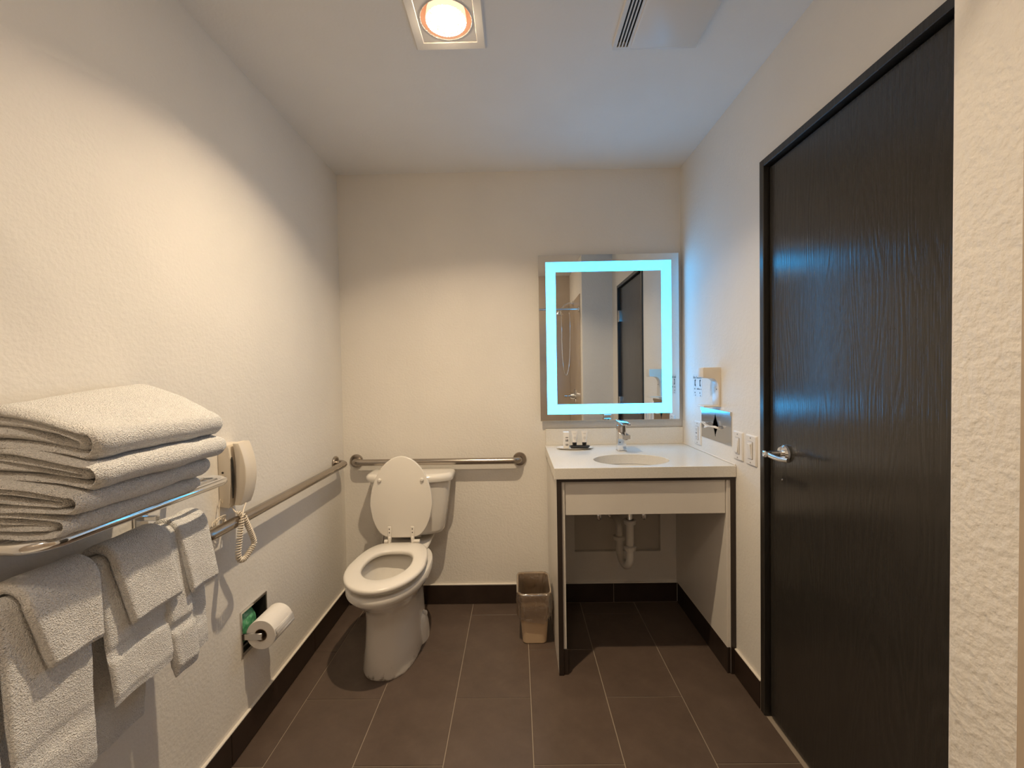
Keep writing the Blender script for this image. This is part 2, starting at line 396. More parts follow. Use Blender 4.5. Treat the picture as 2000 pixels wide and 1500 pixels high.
baseboard('baseboard_left', 0, 0, .011, [-1.93, -1.624, -1.024, -.424, -.001])
baseboard('baseboard_back', 1, 0, -.011, [.012, .415, 1.015, 1.138])
baseboard('baseboard_right', 0, W, W-.011, [-.797, -.603])
baseboard('baseboard_alcove', 1, 0, -.011, [1.176, 1.5, 1.853])
# pale caulk lines where the counter meets the walls
mb = MB(); mb.box(W-.004, W, -.60, -.02, .8905, .896, .001, 1); struct(mb.build('trim_counter', 'caulk', smooth=False))

# ------------------------------------------------------------------ door in the right wall
def door():
    d = bpy.data.objects.new('door_1', None); COL.objects.link(d); d.location = (W, -1.19, 0); ORG[d.name] = Vector((W, -1.19, 0)); struct(d)
    y0, y1, zt = -1.575, -.80, 2.052
    f = MB(); fw = .026; xa, xb = W-.010, W+.115
    f.box(xa, xb, y1-fw, y1, 0, zt, .002, 1); f.box(xa, xb, y0, y0+fw, 0, zt, .002, 1); f.box(xa, xb, y0+fw, y1-fw, zt-fw, zt, .002, 1)
    f.box(W+.055, W+.075, y1-fw-.013, y1-fw, 0, zt-fw, .001, 1); f.box(W+.055, W+.075, y0+fw, y0+fw+.013, 0, zt-fw, .001, 1); f.box(W+.055, W+.075, y0+fw, y1-fw, zt-fw-.013, zt-fw, .001, 1)
    f.build('door_frame', 'framewood', d, smooth=False)
    l = MB().box(W+.010, W+.052, y0+fw+.004, y1-fw-.007, .006, zt-fw-.008, .002, 2)
    leaf = l.build('door_leaf', 'doorwood', d, smooth=False)
    hx = W+.010
    r = MB(); r.lathe([(.0, 0), (.030, 0), (.0315, -.004), (.030, -.010), (.024, -.016), (.0, -.018)], (hx, -.925, 1.0), 'X', 40, False)
    r.build('rose', 'chrome', leaf, angle=30)
    h = MB(); h.tube([(hx-.012, -.925, 1.0), (hx-.050, -.925, 1.0), (hx-.062, -.925, 1.0)], [.0105, .0105, .0105], 20)
    h.box(hx-.076, hx-.052, -.936, -.914, .989, 1.011, .004, 2)
    n = 10; rings = []
    for i in range(n+1):
        t = i/n; y = -.93-.112*t; zc = 1.0-.004*math.sin(t*PI); hw = .0065-.0015*t; hh = .0085-.0015*t
        rings.append([(hx-.064+a, y, zc+b) for a, b in rrect(-hw, hw, -hh, hh, .004, 3)])
    h.loft(rings); h.build('lever_handle', 'chrome', leaf, angle=35)
    for z in (1.78, 1.02, .25):
        q = MB(); q.tube([(W-.002, y0+fw+.001, z-.05), (W-.002, y0+fw+.001, z+.05)], .007, 12)
        q.box(W-.004, W+.012, y0+fw+.002, y0+fw+.03, z-.05, z+.05, .001, 1); q.build('hinge', 'plate', d)
    s = MB(); s.lathe([(0, 0), (.004, 0), (.003, -.002), (0, -.0025)], (hx, -.905, .905), 'X', 12, False); s.build('screw', 'plate', leaf)
door()

# ------------------------------------------------------------------ ceiling heat lamp
def heat_lamp():
    cx, cy = .7745, -1.045; z = HC
    t = thing('heat_lamp', 'square recessed ceiling heat lamp with a glowing reflector bulb', 'lamp', (cx, cy, z))
    f = MB(); ox0, ox1, oy0, oy1 = .656, .893, -1.165, -.925
    def frame(x0, x1, y0, y1, z_): return [(x0, y0, z_), (x1, y0, z_), (x1, y1, z_), (x0, y1, z_)]
    steps = [(0, z), (0, z-.005), (.005, z-.009), (.029, z-.0062), (.031, z-.0035)]
    rings = [frame(ox0+a, ox1-a, oy0+a, oy1-a, zz) for a, zz in steps]
    f.loft(rings, True, False, False); f.build('trim_frame', 'plastic', t, smooth=False)
    p = MB(); R = .079
    plate_with_hole(p, (.686, .863, -1.135, -.955), ellipse(cx, cy, R, R, 64), lambda u, v, d: (u, v, d), z-.003, z)
    p.build('plate', 'plastic', t, angle=30)
    c = MB(); c.lathe([(R, z-.003), (R+.0015, z-.0045), (R+.004, z-.0035)], (cx, cy, 0), 'Z', 64, False)
    c.build('rim_bead', 'plastic', t)
    c = MB(); c.lathe([(R, z-.001), (R, z+.05), (.074, z+.085), (.03, z+.13), (.0, z+.135)], (cx, cy, 0), 'Z', 48, False)
    m = Mat('can_enamel', (.75, .56, .43, 1), .3); m.bump(m.noise(60), .05, .001)
    c.build('can', m.m, t)
    # reflector bulb: silvered cup, hot filament inside, clear lens across the mouth
    zr, r0 = z-.007, .0625
    b = MB(); b.lathe([(r0, zr), (r0+.0015, zr+.004), (.060, zr+.03), (.040, zr+.065), (.020, zr+.085), (.0, zr+.087)], (cx, cy, 0), 'Z', 48, False)
    bulb = b.build('bulb', emit('bulb_glass', (1.0, .62, .40), 1.1), t, angle=60)
    b = MB(); b.lathe([(r0-.0005, zr+.0005), (r0-.001, zr+.004), (.0575, zr+.027), (.037, zr+.050), (.012, zr+.060), (0, zr+.061)], (cx, cy, 0), 'Z', 48, False)
    b.build('reflector', 'bulb', bulb, angle=60)
    b = MB(); b.lathe([(.0, zr-.010), (.02, zr-.009), (.04, zr-.0062), (.055, zr-.0025), (r0, zr+.0002)], (cx, cy, 0), 'Z', 48, False)
    b.build('lens', 'lens', bulb, angle=60)
    b = MB(); b.tube([(cx-.012, cy, zr+.036), (cx-.006, cy+.004, zr+.033), (cx+.006, cy-.004, zr+.033), (cx+.012, cy, zr+.036)], .003, 8)
    b.build('filament', emit('filament_glow', (1.0, .85, .62), 30.0), bulb)
    L = bpy.data.lights.new('heat_lamp_light', 'AREA'); L.shape = 'DISK'; L.size = .036; L.energy = BULB_W; L.color = BULB_COLOR; L.spread = math.radians(131)
    lo = bpy.data.objects.new('heat_lamp_light', L); COL.objects.link(lo); lo.parent = t; lo.location = (0, 0, zr+.027-z)
heat_lamp()

# ------------------------------------------------------------------ ceiling exhaust vent
def vent():
    x0, x1, y0, y1, z = 1.320, 1.604, -1.20, -.915, HC
    t = thing('ceiling_vent', 'white square exhaust fan cover with side slots on the ceiling', 'vent', ((x0+x1)/2, (y0+y1)/2, z))
    holes = [(x0+.012+.0105*k, x0+.018+.0105*k, y0+.015, y1-.012) for k in range(4)]
    g = MB(); slab(g, 2, z-.014, z-.010, x0, x1, y0, y1, holes); g.build('cover', 'plastic', t, smooth=False)
    g = MB()
    rings = [[(u, v, zz) for u, v in rrect(x0-a, x1+a, y0-a, y1+a, .012, 5)] for a, zz in ((.0, z-.014), (.0015, z-.013), (.0025, z-.006), (.0025, z-.0005))]
    g.loft(rings, True, False, False); g.build('rim', 'plastic', t)
    g = MB(); g.loft([[(u, v, zz) for u, v in rrect(x0+.058, x1-.008, y0+.01, y1-.010, .01, 5)] for zz in (z-.014, z-.018)]+[[(u, v, z-.0195) for u, v in rrect(x0+.061, x1-.011, y0+.013, y1-.013, .01, 5)]], True, False, True)
    g.build('raised_panel', 'plastic', t, angle=50)
    g = MB(); g.box(x0+.017, x1-.017, y0+.016, y1-.016, z+.0, z+.05); g.build('dark_duct', 'dark', t, smooth=False)
vent()

# ------------------------------------------------------------------ bath alcove behind the camera (seen in the mirror), plus an added fill lamp
def alcove():
    p = MB(); p.box(PX-.006, PX, YB, -1.895, .45, 2.05, .002, 1); struct(p.build('trim_surround_end', 'surround', smooth=False))
    p = MB(); p.box(0, PX-.006, YB, YB+.006, .45, 2.05, .002, 1); struct(p.build('trim_surround_back', 'surround', smooth=False))
    t = thing('bathtub', 'white alcove bathtub behind the towel rack end of the room', 'bathtub', (.8, -2.31, 0))
    g = MB(); x0, x1, y0, y1 = .004, PX-.008, YB+.008, -1.935
    outer = rrect(x0, x1, y0, y1, .01, 6); inner = rrect(x0+.07, x1-.09, y0+.06, y1-.07, .12, 6); bot = rrect(x0+.14, x1-.16, y0+.12, y1-.13, .12, 6)
    g.loft([[(u, v, 0.0) for u, v in outer], [(u, v, .44) for u, v in outer], [(u*.998+.0016, v, .45) for u, v in outer], [(u, v, .45) for u, v in inner], [(u, v, .40) for u, v in inner], [(u, v, .10) for u, v in bot]])
    g.build('tub_shell', 'porcelain', t, angle=50)
    r = thing('shower_rod', 'straight chrome shower curtain rod reflected in the mirror', 'rod', (.8, -1.93, 1.905))
    g = MB(); g.tube([(.012, -1.93, 1.905), (PX-.014, -1.93, 1.905)], .0125, 16); g.build('rod', 'chrome', r)
    for xa, xb in ((0, .014), (PX-.020, PX-.006)):
        g = MB(); g.lathe([(0, xa), (.028, xa), (.028, xb), (0, xb)], (0, -1.93, 1.905), 'X', 24, False); g.build('flange', 'chrome', r)
    s = thing('hand_shower', 'chrome hand shower with looping hose reflected in the mirror', 'shower', (PX-.006, -2.33, 2.02))
    xw = PX-.006
    g = MB(); g.tube([(xw, -2.33, 2.02), (xw-.05, -2.33, 2.025), (xw-.10, -2.33, 2.0), (xw-.14, -2.33, 1.96)], .011, 12)
    g.lathe([(0, 0), (.03, 0), (.03, -.01), (0, -.012)], (xw, -2.33, 2.02), 'X', 24, False); g.build('shower_arm', 'chrome', s)
    g = MB(); g.lathe([(.012, .05), (.02, .03), (.04, 0), (.04, -.012), (0, -.014)], (xw-.15, -2.33, 1.91), 'Z', 24, False); g.build('shower_head', 'chrome', s)
    pts = [(xw-.13, -2.33, 1.94)]
    for i in range(25):
        a = i/24; ang = PI*a
        pts.append((xw-.085-.045*math.cos(ang)*1.0, -2.33-.03*math.sin(ang), 1.88-.62*math.sin(ang)**.6 if 0 < a < 1 else 1.88))
    pts.append((xw-.05, -2.33, 1.93))
    g = MB(); g.tube(pts, .006, 10); g.build('hose', 'chrome', s)
    v = thing('shower_valve', 'chrome shower valve with lever handle reflected low in the mirror', 'valve', (xw, -2.30, 1.04))
    g = MB(); g.lathe([(0, 0), (.075, 0), (.073, -.008), (.04, -.014), (.03, -.05), (0, -.052)], (xw, -2.30, 1.04), 'X', 32, False); g.build('escutcheon', 'chrome', v)
    g = MB(); g.box(xw-.075, xw-.045, -2.315, -2.285, 1.03, 1.05, .004); g.box(xw-.12, xw-.06, -2.31, -2.29, 1.03, 1.05, .005); g.build('handle', 'chrome', v)
    c = thing('alcove_fill_light', 'small round fill light added on the ceiling above the bathtub', 'lamp', (.8, -2.3, HC))  # added out of view to brighten the room, no known fixture here
    g = MB(); g.lathe([(0, 0), (.10, 0), (.10, -.02), (.09, -.022)], (.8, -2.3, HC), 'Z', 32, False); g.build('base_ring', 'plastic', c)
    g = MB(); g.lathe([(.09, -.02), (.085, -.035), (.05, -.05), (0, -.054)], (.8, -2.3, HC), 'Z', 32, False)
    g.build('diffuser', emit('fill_glow', FILL_LIGHT_COLOR, FILL_LIGHT_W), c)
alcove()

# ------------------------------------------------------------------ vanity, counter, sink, faucet
VX0, VX1, VY = 1.138, 1.888, -.600
ZC0, ZC1 = .843, .890
def vanity():
    t = thing('vanity_cabinet', 'open wheelchair-height vanity cabinet, pale laminate with dark front edging', 'cabinet', ((VX0+VX1)/2, -.3, 0))
    for s, (a, b) in enumerate(((VX0, VX0+.020), (VX1-.020, VX1))):
        g = MB(); g.box(a, b, VY+.004, -.012 if s == 0 else -.004, .002, ZC0, .0006, 1); g.build('side_panel', 'laminate', t, smooth=False)
        g = MB(); g.box(a-.0005, b+.0005, VY, VY+.0045, 0, ZC0, .0006, 1); g.build('edge_strip', 'edging', t, smooth=False)
    for a, b in ((VX0+.020, VX0+.034), (VX1-.034, VX1-.020)):
        g = MB(); g.box(a, b, VY+.008, -.001, .111, ZC0-.014, .0006, 1); g.build('inner_panel', 'laminate', t, smooth=False)
        g = MB(); g.box(a, b+(.006 if a < 1.5 else 0), VY+.006, -.012, .0, .1105, .0006, 1); g.build('plinth', 'edging', t, smooth=False)
    g = MB(); g.box(VX0+.020, VX1-.020, VY, VY+.03, ZC0-.013, ZC0, .0006, 1); g.build('top_rail', 'edging', t, smooth=False)
    g = MB(); g.box(VX0+.036, VX1-.036, VY+.014, VY+.032, .685, ZC0-.013, .001, 1); g.build('apron', 'laminate', t, smooth=False)
vanity()
SX, SY, SA, SB = 1.4915, -.442, .169, .130
def counter():
    g = MB(); plate_with_hole(g, (VX0-.010, W-.001, VY-.006, -.001), ellipse(SX, SY, SA, SB, 72), lambda u, v, d: (u, v, d), ZC0, ZC1)
    bmesh.ops.recalc_face_normals(g.bm, faces=g.bm.faces[:])
    es = [e for e in g.bm.edges if len(e.link_faces) == 2 and e.calc_face_angle(0) > 1.2]
    bmesh.ops.bevel(g.bm, geom=es, offset=.0012, segments=1, profile=.5, affect='EDGES')
    c = g.build('countertop', 'quartz', base=(1.51, -.3, ZC0), angle=20)
    tag(c, 'cream quartz countertop with an oval sink cutout on the vanity', 'countertop')
    b = MB(); b.box(VX0-.006, W-.001, -.020, -.001, ZC1, .980, .0015, 2); b.build('backsplash', 'quartz', c, smooth=False)
    s = thing('sink', 'oval white undermount sink basin below the countertop', 'sink', (SX, SY, ZC0))
    rings = []
    for k, (f, z) in enumerate([(1.06, ZC0-.0005), (1.02, ZC0-.001), (1.0, ZC0-.012), (.97, ZC0-.045), (.88, ZC0-.085), (.68, ZC0-.115), (.38, ZC0-.128), (.12, ZC0-.132)]):
        rings.append([(u, v, z) for u, v in ellipse(SX, SY, SA*f, SB*f, 64)])
    outer = [[(u, v, z) for u, v in ellipse(SX, SY, SA*f, SB*f, 64)] for f, z in [(.14, ZC0-.142), (.42, ZC0-.138), (.74, ZC0-.124), (.95, ZC0-.09), (1.05, ZC0-.045), (1.06, ZC0-.002)]]
    g = MB(); g.loft(rings+outer, True, False, False, True); g.build('basin', 'porcelain', s)
    g = MB(); g.lathe([(0, ZC0-.130), (.017, ZC0-.129), (.021, ZC0-.131), (.021, ZC0-.150), (0, ZC0-.150)], (SX, SY, 0), 'Z', 24, False); g.build('drain', 'chrome', s)
counter()
def faucet():
    x, y, z = 1.502, -.215, ZC1
    t = thing('faucet', 'square chrome single-lever faucet behind the sink', 'faucet', (x, y, z))
    g = MB(); g.box(x-.024, x+.024, y-.024, y+.024, z, z+.005, .0015, 1); g.build('base_plate', 'chrome', t, smooth=False)
    g = MB(); g.box(x-.021, x+.021, y-.021, y+.021, z+.004, z+.132, .003, 2); g.build('body', 'chrome', t, angle=30)
    g = MB(); rings = []
    for yy, z0, z1 in ((y-.015, z+.062, z+.098), (y-.05, z+.068, z+.096), (y-.110, z+.075, z+.094)):
        rings.append([(x+a, yy, b) for a, b in rrect(-.019, .019, z0, z1, .003, 2)])
    g.loft(rings); sp = g.build('spout', 'chrome', t, angle=30)
    g = MB(); g.lathe([(0, 0), (.010, 0), (.010, -.006), (0, -.006)], (x, y-.098, z+.0765), 'Z', 16, False); g.build('aerator', 'plate', sp)
    g = MB(); g.box(x-.018, x+.018, y-.018, y+.018, z+.132, z+.147, .002, 1)
    g.box(x-.021, x+.021, y-.118, y+.028, z+.147, z+.154, .002, 2, Matrix.Rotation(math.radians(3), 3, 'X'), (x, y, z+.15))
    g.build('lever_handle', 'chrome', t, angle=30)
faucet()

# ------------------------------------------------------------------ drain and supply valves under the sink
def plumbing():
    x, y = 1.527, -.27
    t = thing('sink_drain_trap', 'white plastic drain trap under the vanity', 'pipe', (x, y, .3))
    xb, yb = 1.505, -.135
    g = MB(); pts = [(x, y, .545), (x, y, .39)]
    d = Vector((xb-x, yb-y, 0)); L = d.length; dn = d.normalized()
    for i in range(13):
        a = PI*i/12; p = Vector((x, y, .37))+dn*(L/2)*(1-math.cos(a)); pts.append((p.x, p.y, .37-math.sin(a)*L/2))
    pts += [(xb, yb, .43)]
    g.tube(pts, .0195, 18); g.build('trap_bend', 'pvc', t)
    g = MB(); pts = [(xb, yb, .41), (xb, yb, .45)]
    for i in range(9):
        a = PI/2*i/8; pts.append((xb, yb+.045*(1-math.cos(a)), .455+.045*math.sin(a)))
    pts += [(xb, .013, .50)]
    g.tube(pts, .019, 16); g.build('trap_arm', 'pvc', t)
    for cx, cy, cz in ((x, y, .535), (x, y, .405), (xb, yb, .405)):
        g = MB(); g.lathe([(.0195, .0), (.029, .0), (.030, .012), (.031, .018), (.026, .022), (.0195, .022)], (cx, cy, cz), 'Z', 24, False); g.build('slip_nut', 'pvc', t)
    g = MB(); g.tube([(SX, SY, ZC0-.145), (SX, SY, .68), (x, y-.005, .62), (x, y, .60), (x, y, .54)], .0155, 16); g.build('tailpiece', 'chrome', t)
    g = MB(); g.lathe([(0, 0), (.036, 0), (.030, -.010), (.02, -.012)], (xb, .013, .50), 'Y', 24, False); g.build('wall_escutcheon', 'chrome', t)
    def valve(vx, lab):
        v = thing('supply_valve', lab, 'valve', (vx, 0, .515), 'supply valves under the vanity')
        g = MB(); g.tube([(vx, .013, .515), (vx, -.075, .515)], .011, 14); g.tube([(vx, -.055, .51), (vx, -.055, .56)], .009, 12); g.build('valve_body', 'chrome', v)
        g = MB()
        g.loft([[(vx+a, yy, .515+b) for a, b in ellipse(0, 0, .016*f, .024*f, 20)] for yy, f in ((-.072, .7), (-.076, 1), (-.088, 1), (-.092, .7))]); g.build('oval_knob', 'chrome', v)
        g = MB(); g.tube([(vx, -.055, .56), (vx, -.06, .66), (1.50, -.16, .80), (1.502, -.21, .842)], .005, 10); g.build('supply_hose', 'plate', v)
    valve(1.408, 'chrome shutoff valve at the left of the drain trap under the vanity')
    valve(1.652, 'chrome shutoff valve at the right of the drain trap under the vanity')
plumbing()

# ------------------------------------------------------------------ lighted mirror
def mirror():
    x0, x1, z0, z1 = 1.104, 1.864, 1.027, 1.930; yf = -.040
    t = thing('lighted_mirror', 'rectangular wall mirror with a glowing cyan light border', 'mirror', ((x0+x1)/2, 0, z0))
    g = MB(); g.box(x0+.03, x1-.03, yf+.006, 0, z0+.03, z1-.03); g.build('back_box', 'plate', t, smooth=False)
    g = MB(); g.box(x0, x1, yf, yf+.006, z0, z1, .0012, 1); g.build('mirror_glass', 'mirror', t, smooth=False)
    a0, a1, b0, b1 = 1.143, 1.822, 1.063, 1.891; c0, c1, e0, e1 = 1.196, 1.769, 1.117, 1.838
    g = MB(); O = [(a0, b0), (a1, b0), (a1, b1), (a0, b1)]; I = [(c0, e0), (c1, e0), (c1, e1), (c0, e1)]
    F = lambda P, y: [(u, y, v) for u, v in P]
    g.loft([F(O, yf), F(O, yf-.0012), F(I, yf-.0012), F(I, yf)], True, False, False); g.build('light_border', 'led', t, smooth=False)
mirror()

# ------------------------------------------------------------------ things on the counter
def amenities():
    z = ZC1
    d = MB(); rings = []
    for f, h in ((.72, .0), (.80, .001), (1.0, .0065), (1.0, .0082), (.94, .0075), (.78, .003), (.2, .0025)):
        rings.append([(u, v, z+h) for u, v in ellipse(1.278, -.135, .098*f, .048*f, 40)])
    d.loft(rings); tag(d.build('soap_dish', 'porcelain', base=(1.278, -.135, z)), 'thin oval white dish under the toiletries on the counter', 'dish')
    g = MB(); o = rrect(1.243, 1.352, -.190, -.150, .018, 6); oi = rrect(1.247, 1.348, -.186, -.154, .015, 6); ob = rrect(1.252, 1.343, -.183, -.157, .013, 6)
    zz = z+.0085
    g.loft([[(u, v, zz) for u, v in ob], [(u, v, zz+.012) for u, v in o], [(u, v, zz+.013) for u, v in oi], [(u, v, zz+.004) for u, v in ob]])
    tag(g.build('black_tray', 'black', base=(1.297, -.17, zz)), 'small glossy black tray in front of the toiletry tubes', 'tray')
    t = thing('soap_carton', 'small upright white carton with dark print left of the tubes', 'carton', (1.232, -.13, z+.004))
    g = MB(); g.box(1.2175, 1.247, -.143, -.117, z+.004, z+.089, .0008, 1); g.build('box', 'paper', t, smooth=False)
    g = MB(); y = -.1433
    def st(x0, x1, z0, z1): g.box(x0, x1, y, y+.0003, z0, z1)
    random.seed(3)
    for row, (zc, h, w) in enumerate(((.058, .006, .013), (.044, .007, .014), (.040, .004, .014), (.022, .006, .014), (.017, .004, .013))):
        x = 1.2325-w/2+.002
        while x < 1.2325+w/2+.002:
            dx = random.uniform(.0011, .002); st(x, x+dx*.65, z+zc, z+zc+h*random.uniform(.6, 1)); x += dx
    st(1.2265, 1.2425, z+.0395, z+.0402)
    g.build('print', 'black', t, smooth=False)
    def tube(x, lab):
        k = thing('toiletry_tube', lab, 'tube', (x, -.131, z+.004), 'travel toiletry tubes on the counter')
        g = MB(); g.lathe([(0, z+.0045), (.0105, z+.0045), (.011, z+.006), (.0115, z+.033), (.011, z+.034), (0, z+.034)], (x, -.131, 0), 'Z', 24, False); g.build('cap', 'black', k)
        g = MB(); rings = []
        for i in range(9):
            f = i/8; a = .0118+(.0165-.0118)*f; b = .0118*(1-f)+.0009*f; rings.append([(u, v, z+.034+.058*f) for u, v in ellipse(x, -.131, a, b, 24)])
        g.loft(rings); g.loft([[(u, v, zz_) for u, v in rrect(x-.0166, x+.0166, -.132, -.130, .0008, 2)] for zz_ in (z+.088, z+.094)]); g.build('body', 'plastic', k)
        g = MB()
        for zc, w in ((.078, .016), (.061, .011), (.056, .013), (.051, .012)):
            xx = x-w/2
            while xx < x+w/2:
                dx = random.uniform(.0012, .0022); f = (zc-.034)/.058
                hw = .0118+(.0165-.0118)*f; bb = .0118*(1-f)+.0009*f
                yy = -.131-bb*math.sqrt(max(0, 1-((xx-x)/hw)**2))-.0003
                g.box(xx, xx+dx*.6, yy-.0002, yy+.0002, z+zc, z+zc+.0018); xx += dx
        g.build('print', MT['fineprint'], k, smooth=False)
        return k
    tube(1.2765, 'white travel tube with black cap beside the carton')
    tube(1.3280, 'white travel tube with black cap nearest the faucet')
m = Mat('fine_print', (.34, .30, .27, 1), .6); m.color(m.noise(50), [(.3, (.3, .27, .24, 1)), (.7, (.38, .34, .3, 1))]); MT['fineprint'] = m.m
amenities()

# ------------------------------------------------------------------ small fittings on the right wall
def right_wall_fittings():
    def switch(yc, zc, lab, name, kind):
        t = thing(name, lab, 'outlet' if kind == 'outlet' else 'switch', (W, yc, zc), None if kind == 'outlet' else 'light switches by the door')
        g = MB(); rings = []
        for a, d in ((0, 0), (0, .003), (.004, .007)):
            rings.append([(W-d, yc+u, zc+v) for u, v in rrect(-.0385+a, .0385-a, -.059+a, .059-a, .003, 3)])
        g.loft(rings, True, False, True); p = g.build('cover_plate', 'plastic', t, angle=30)
        g = MB(); g.box(W-.0075, W-.0068, yc-.0175, yc+.0175, zc-.0345, zc+.0345); g.build('shadow_gap', MT['fineprint'], t, smooth=False)
        g = MB()
        g.box(W-.0105, W-.007, yc-.0162, yc+.0162, zc-.0330, zc+.0330, .0012, 1)
        if kind == 'outlet':
            r = g.build('receptacle', 'plastic', t, smooth=False)
            g = MB()
            for dz in (.019, -.019):
                for dy in (-.006, .006): g.box(W-.0108, W-.0104, yc+dy-.001, yc+dy+.001, zc+dz-.004, zc+dz+.004)
                g.tube([(W-.0107, yc, zc+dz-.009), (W-.0103, yc, zc+dz-.009)], .0022, 10)
            g.box(W-.0112, W-.0104, yc-.007, yc+.007, zc-.002, zc+.002)
            g.build('slots', 'dark', t, smooth=False)
        else:
            r = g.build('rocker_frame', 'plastic', t, smooth=False)
            g = MB(); tilt = math.radians(5 if kind == 'up' else -5)
            g.box(W-.0135, W-.0095, yc-.0115, yc+.0115, zc-.027, zc+.027, .0015, 1, Matrix.Rotation(tilt, 3, 'Y')); g.build('rocker', 'plastic', t, smooth=False)
        for dz in (.048, -.048):
            g = MB(); g.lathe([(0, 0), (.0032, 0), (.0026, -.0012), (0, -.0014)], (W-.007, yc, zc+dz), 'X', 12, False); g.build('screw', MT['fineprint'], t)
    switch(-.2215, .976, 'white wall outlet partly behind the tissue box cover', 'wall_outlet', 'outlet')
    switch(-.6265, .978, 'white rocker switch beside the chrome tissue cover', 'light_switch', 'up')
    switch(-.7275, .977, 'white rocker switch beside the dark door frame', 'light_switch', 'down')
    # recessed tissue holder
    y0, y1, z0, z1 = -.567, -.267, .966, 1.111; yc, zc = -.417, 1.0385
    t = thing('tissue_holder', 'recessed chrome tissue holder with a pointed slot on the right wall', 'tissue holder', (W, yc, z0))
    dia = []
    for i in range(32):
        a = 2*PI*i/32; r = 1/(abs(math.cos(a))**.75/.030+abs(math.sin(a))**.75/.055)**(1) * (1.0)
        dia.append((yc+r*math.cos(a), zc+r*math.sin(a)))
    g = MB(); plate_with_hole(g, (y0, y1, z0, z1), dia, lambda u, v, d: (d, u, v), W-.003, W-.0005); g.build('face_plate', 'plate', t, smooth=False)
    g = MB(); g.loft([[(W-.003, u, v) for u, v in rrect(y0, y1, z1-.018, z1, .002, 2)], [(W-.008, u, v) for u, v in rrect(y0, y1, z1-.016, z1, .002, 2)]], True, False, True); g.build('top_lip', 'plate', t, angle=30)
    a, b, c, d = TIS; g = MB(); g.box(W+.05, W+.055, a, b, c, d); g.build('back', 'dark', t, smooth=False)
    g = MB(); random.seed(5); n, mm = 22, 8; grid = []
    for i in range(n+1):
        f = i/n; row = []
        for j in range(mm+1):
            q = j/mm-.5
            y = yc-.055+.165*f; spread = .026*math.sin(PI*min(1, f*1.15+.05))**.7*(.5 if f < .55 else .8)+.003
            x = W-.010-.030*math.sin(PI*f)-.008*math.sin(9*f+4*q)
            z = zc-.010+.016*f+q*spread+.005*math.sin(11*f+2*q)
            row.append((x-.006*math.cos(q*9), y, z))
        grid.append(row)
    # the tissue leaves the slot, then lies across the plate
    for i in range(n): 
        for j in range(mm):
            g.face([grid[i][j], grid[i+1][j], grid[i+1][j+1], grid[i][j+1]])
    bmesh.ops.remove_doubles(g.bm, verts=g.bm.verts[:], dist=1e-6)
    o = g.build('tissue', 'paper', base=(W, yc, zc)); tag(o, 'crumpled white tissue sticking out of the chrome holder', 'tissue')
    sm = o.modifiers.new('thick', 'SOLIDIFY'); sm.thickness = .0012
    # C-shaped dispenser
    ya, yb = -.470, -.405
    t = thing('wall_dispenser', 'white C-shaped wall dispenser with an overhanging top above the tissue holder', 'dispenser', (W, (ya+yb)/2, 1.13))
    out = [(0, 1.131), (-.009, 1.131), (-.011, 1.134), (-.011, 1.215)]
    for i in range(9):
        a = PI/2*i/8; out.append((-.011-.030*(1-math.cos(a)), 1.215+.040*math.sin(a)))
    out += [(-.076, 1.257), (-.080, 1.261), (-.080, 1.300), (-.077, 1.304), (0, 1.304)]
    g = MB(); g.prism(out, lambda u, v, d: (W+u, d, v), ya, yb, .002); g.build('body', 'cream', t, angle=35)
    g = MB(); g.box(W-.078, W, ya-.001, yb+.012, 1.126, 1.132, .002, 1); g.build('drip_tray', 'cream', t, smooth=False)
    g = MB(); g.lathe([(0, 0), (.003, 0), (.003, -.001), (0, -.001)], (W-.011, (ya+yb)/2-.012, 1.205), 'X', 10, False); g.build('sensor', 'dark', t)
    # little instruction decal with dark marks
    yc, zc = -.215, 1.217
    t = thing('wall_decal', 'small white instruction decal with dark print between mirror and dispenser', 'sign', (W, yc, zc))
    g = MB(); g.box(W-.0006, W, yc-.055, yc+.055, zc-.058, zc+.055, .0002, 1); g.build('sheet', m_decal, t, smooth=False)
    g = MB(); random.seed(11); xx = W-.0011
    def st(u0, u1, v0, v1, sl=0): g.face([(xx, yc+u0, zc+v0), (xx, yc+u1, zc+v0), (xx, yc+u1+sl, zc+v1), (xx, yc+u0+sl, zc+v1)])
    for base, hh, u0, u1 in ((.034, .012, -.05, .05), (-.022, .009, -.05, .05)):
        u = u1
        while u > u0:
            w = random.uniform(.006, .011); 
            if random.random() < .8:
                st(u-w*.35, u, base, base+hh*random.uniform(.6, 1)); st(u-w*.8, u, base, base+.0028)
            u -= w
    for c in (.030, -.030):                                            # two upright bracket shapes
        st(c-.004, c+.004, -.004, .027); st(c-.009, c-.004, -.008, .003); st(c-.009, c-.004, .02, .03)
        st(c-.003, c+.004, -.042, -.035); st(c-.008, c-.002, -.055, -.049)
    g.build('print', 'dark', t, smooth=False, fix=False)
m = Mat('decal_film', (.74, .70, .64, 1), .4); m.color(m.noise(5), [(.3, (.73, .69, .63, 1)), (.7, (.75, .71, .65, 1))]); m_decal = m.m
right_wall_fittings()

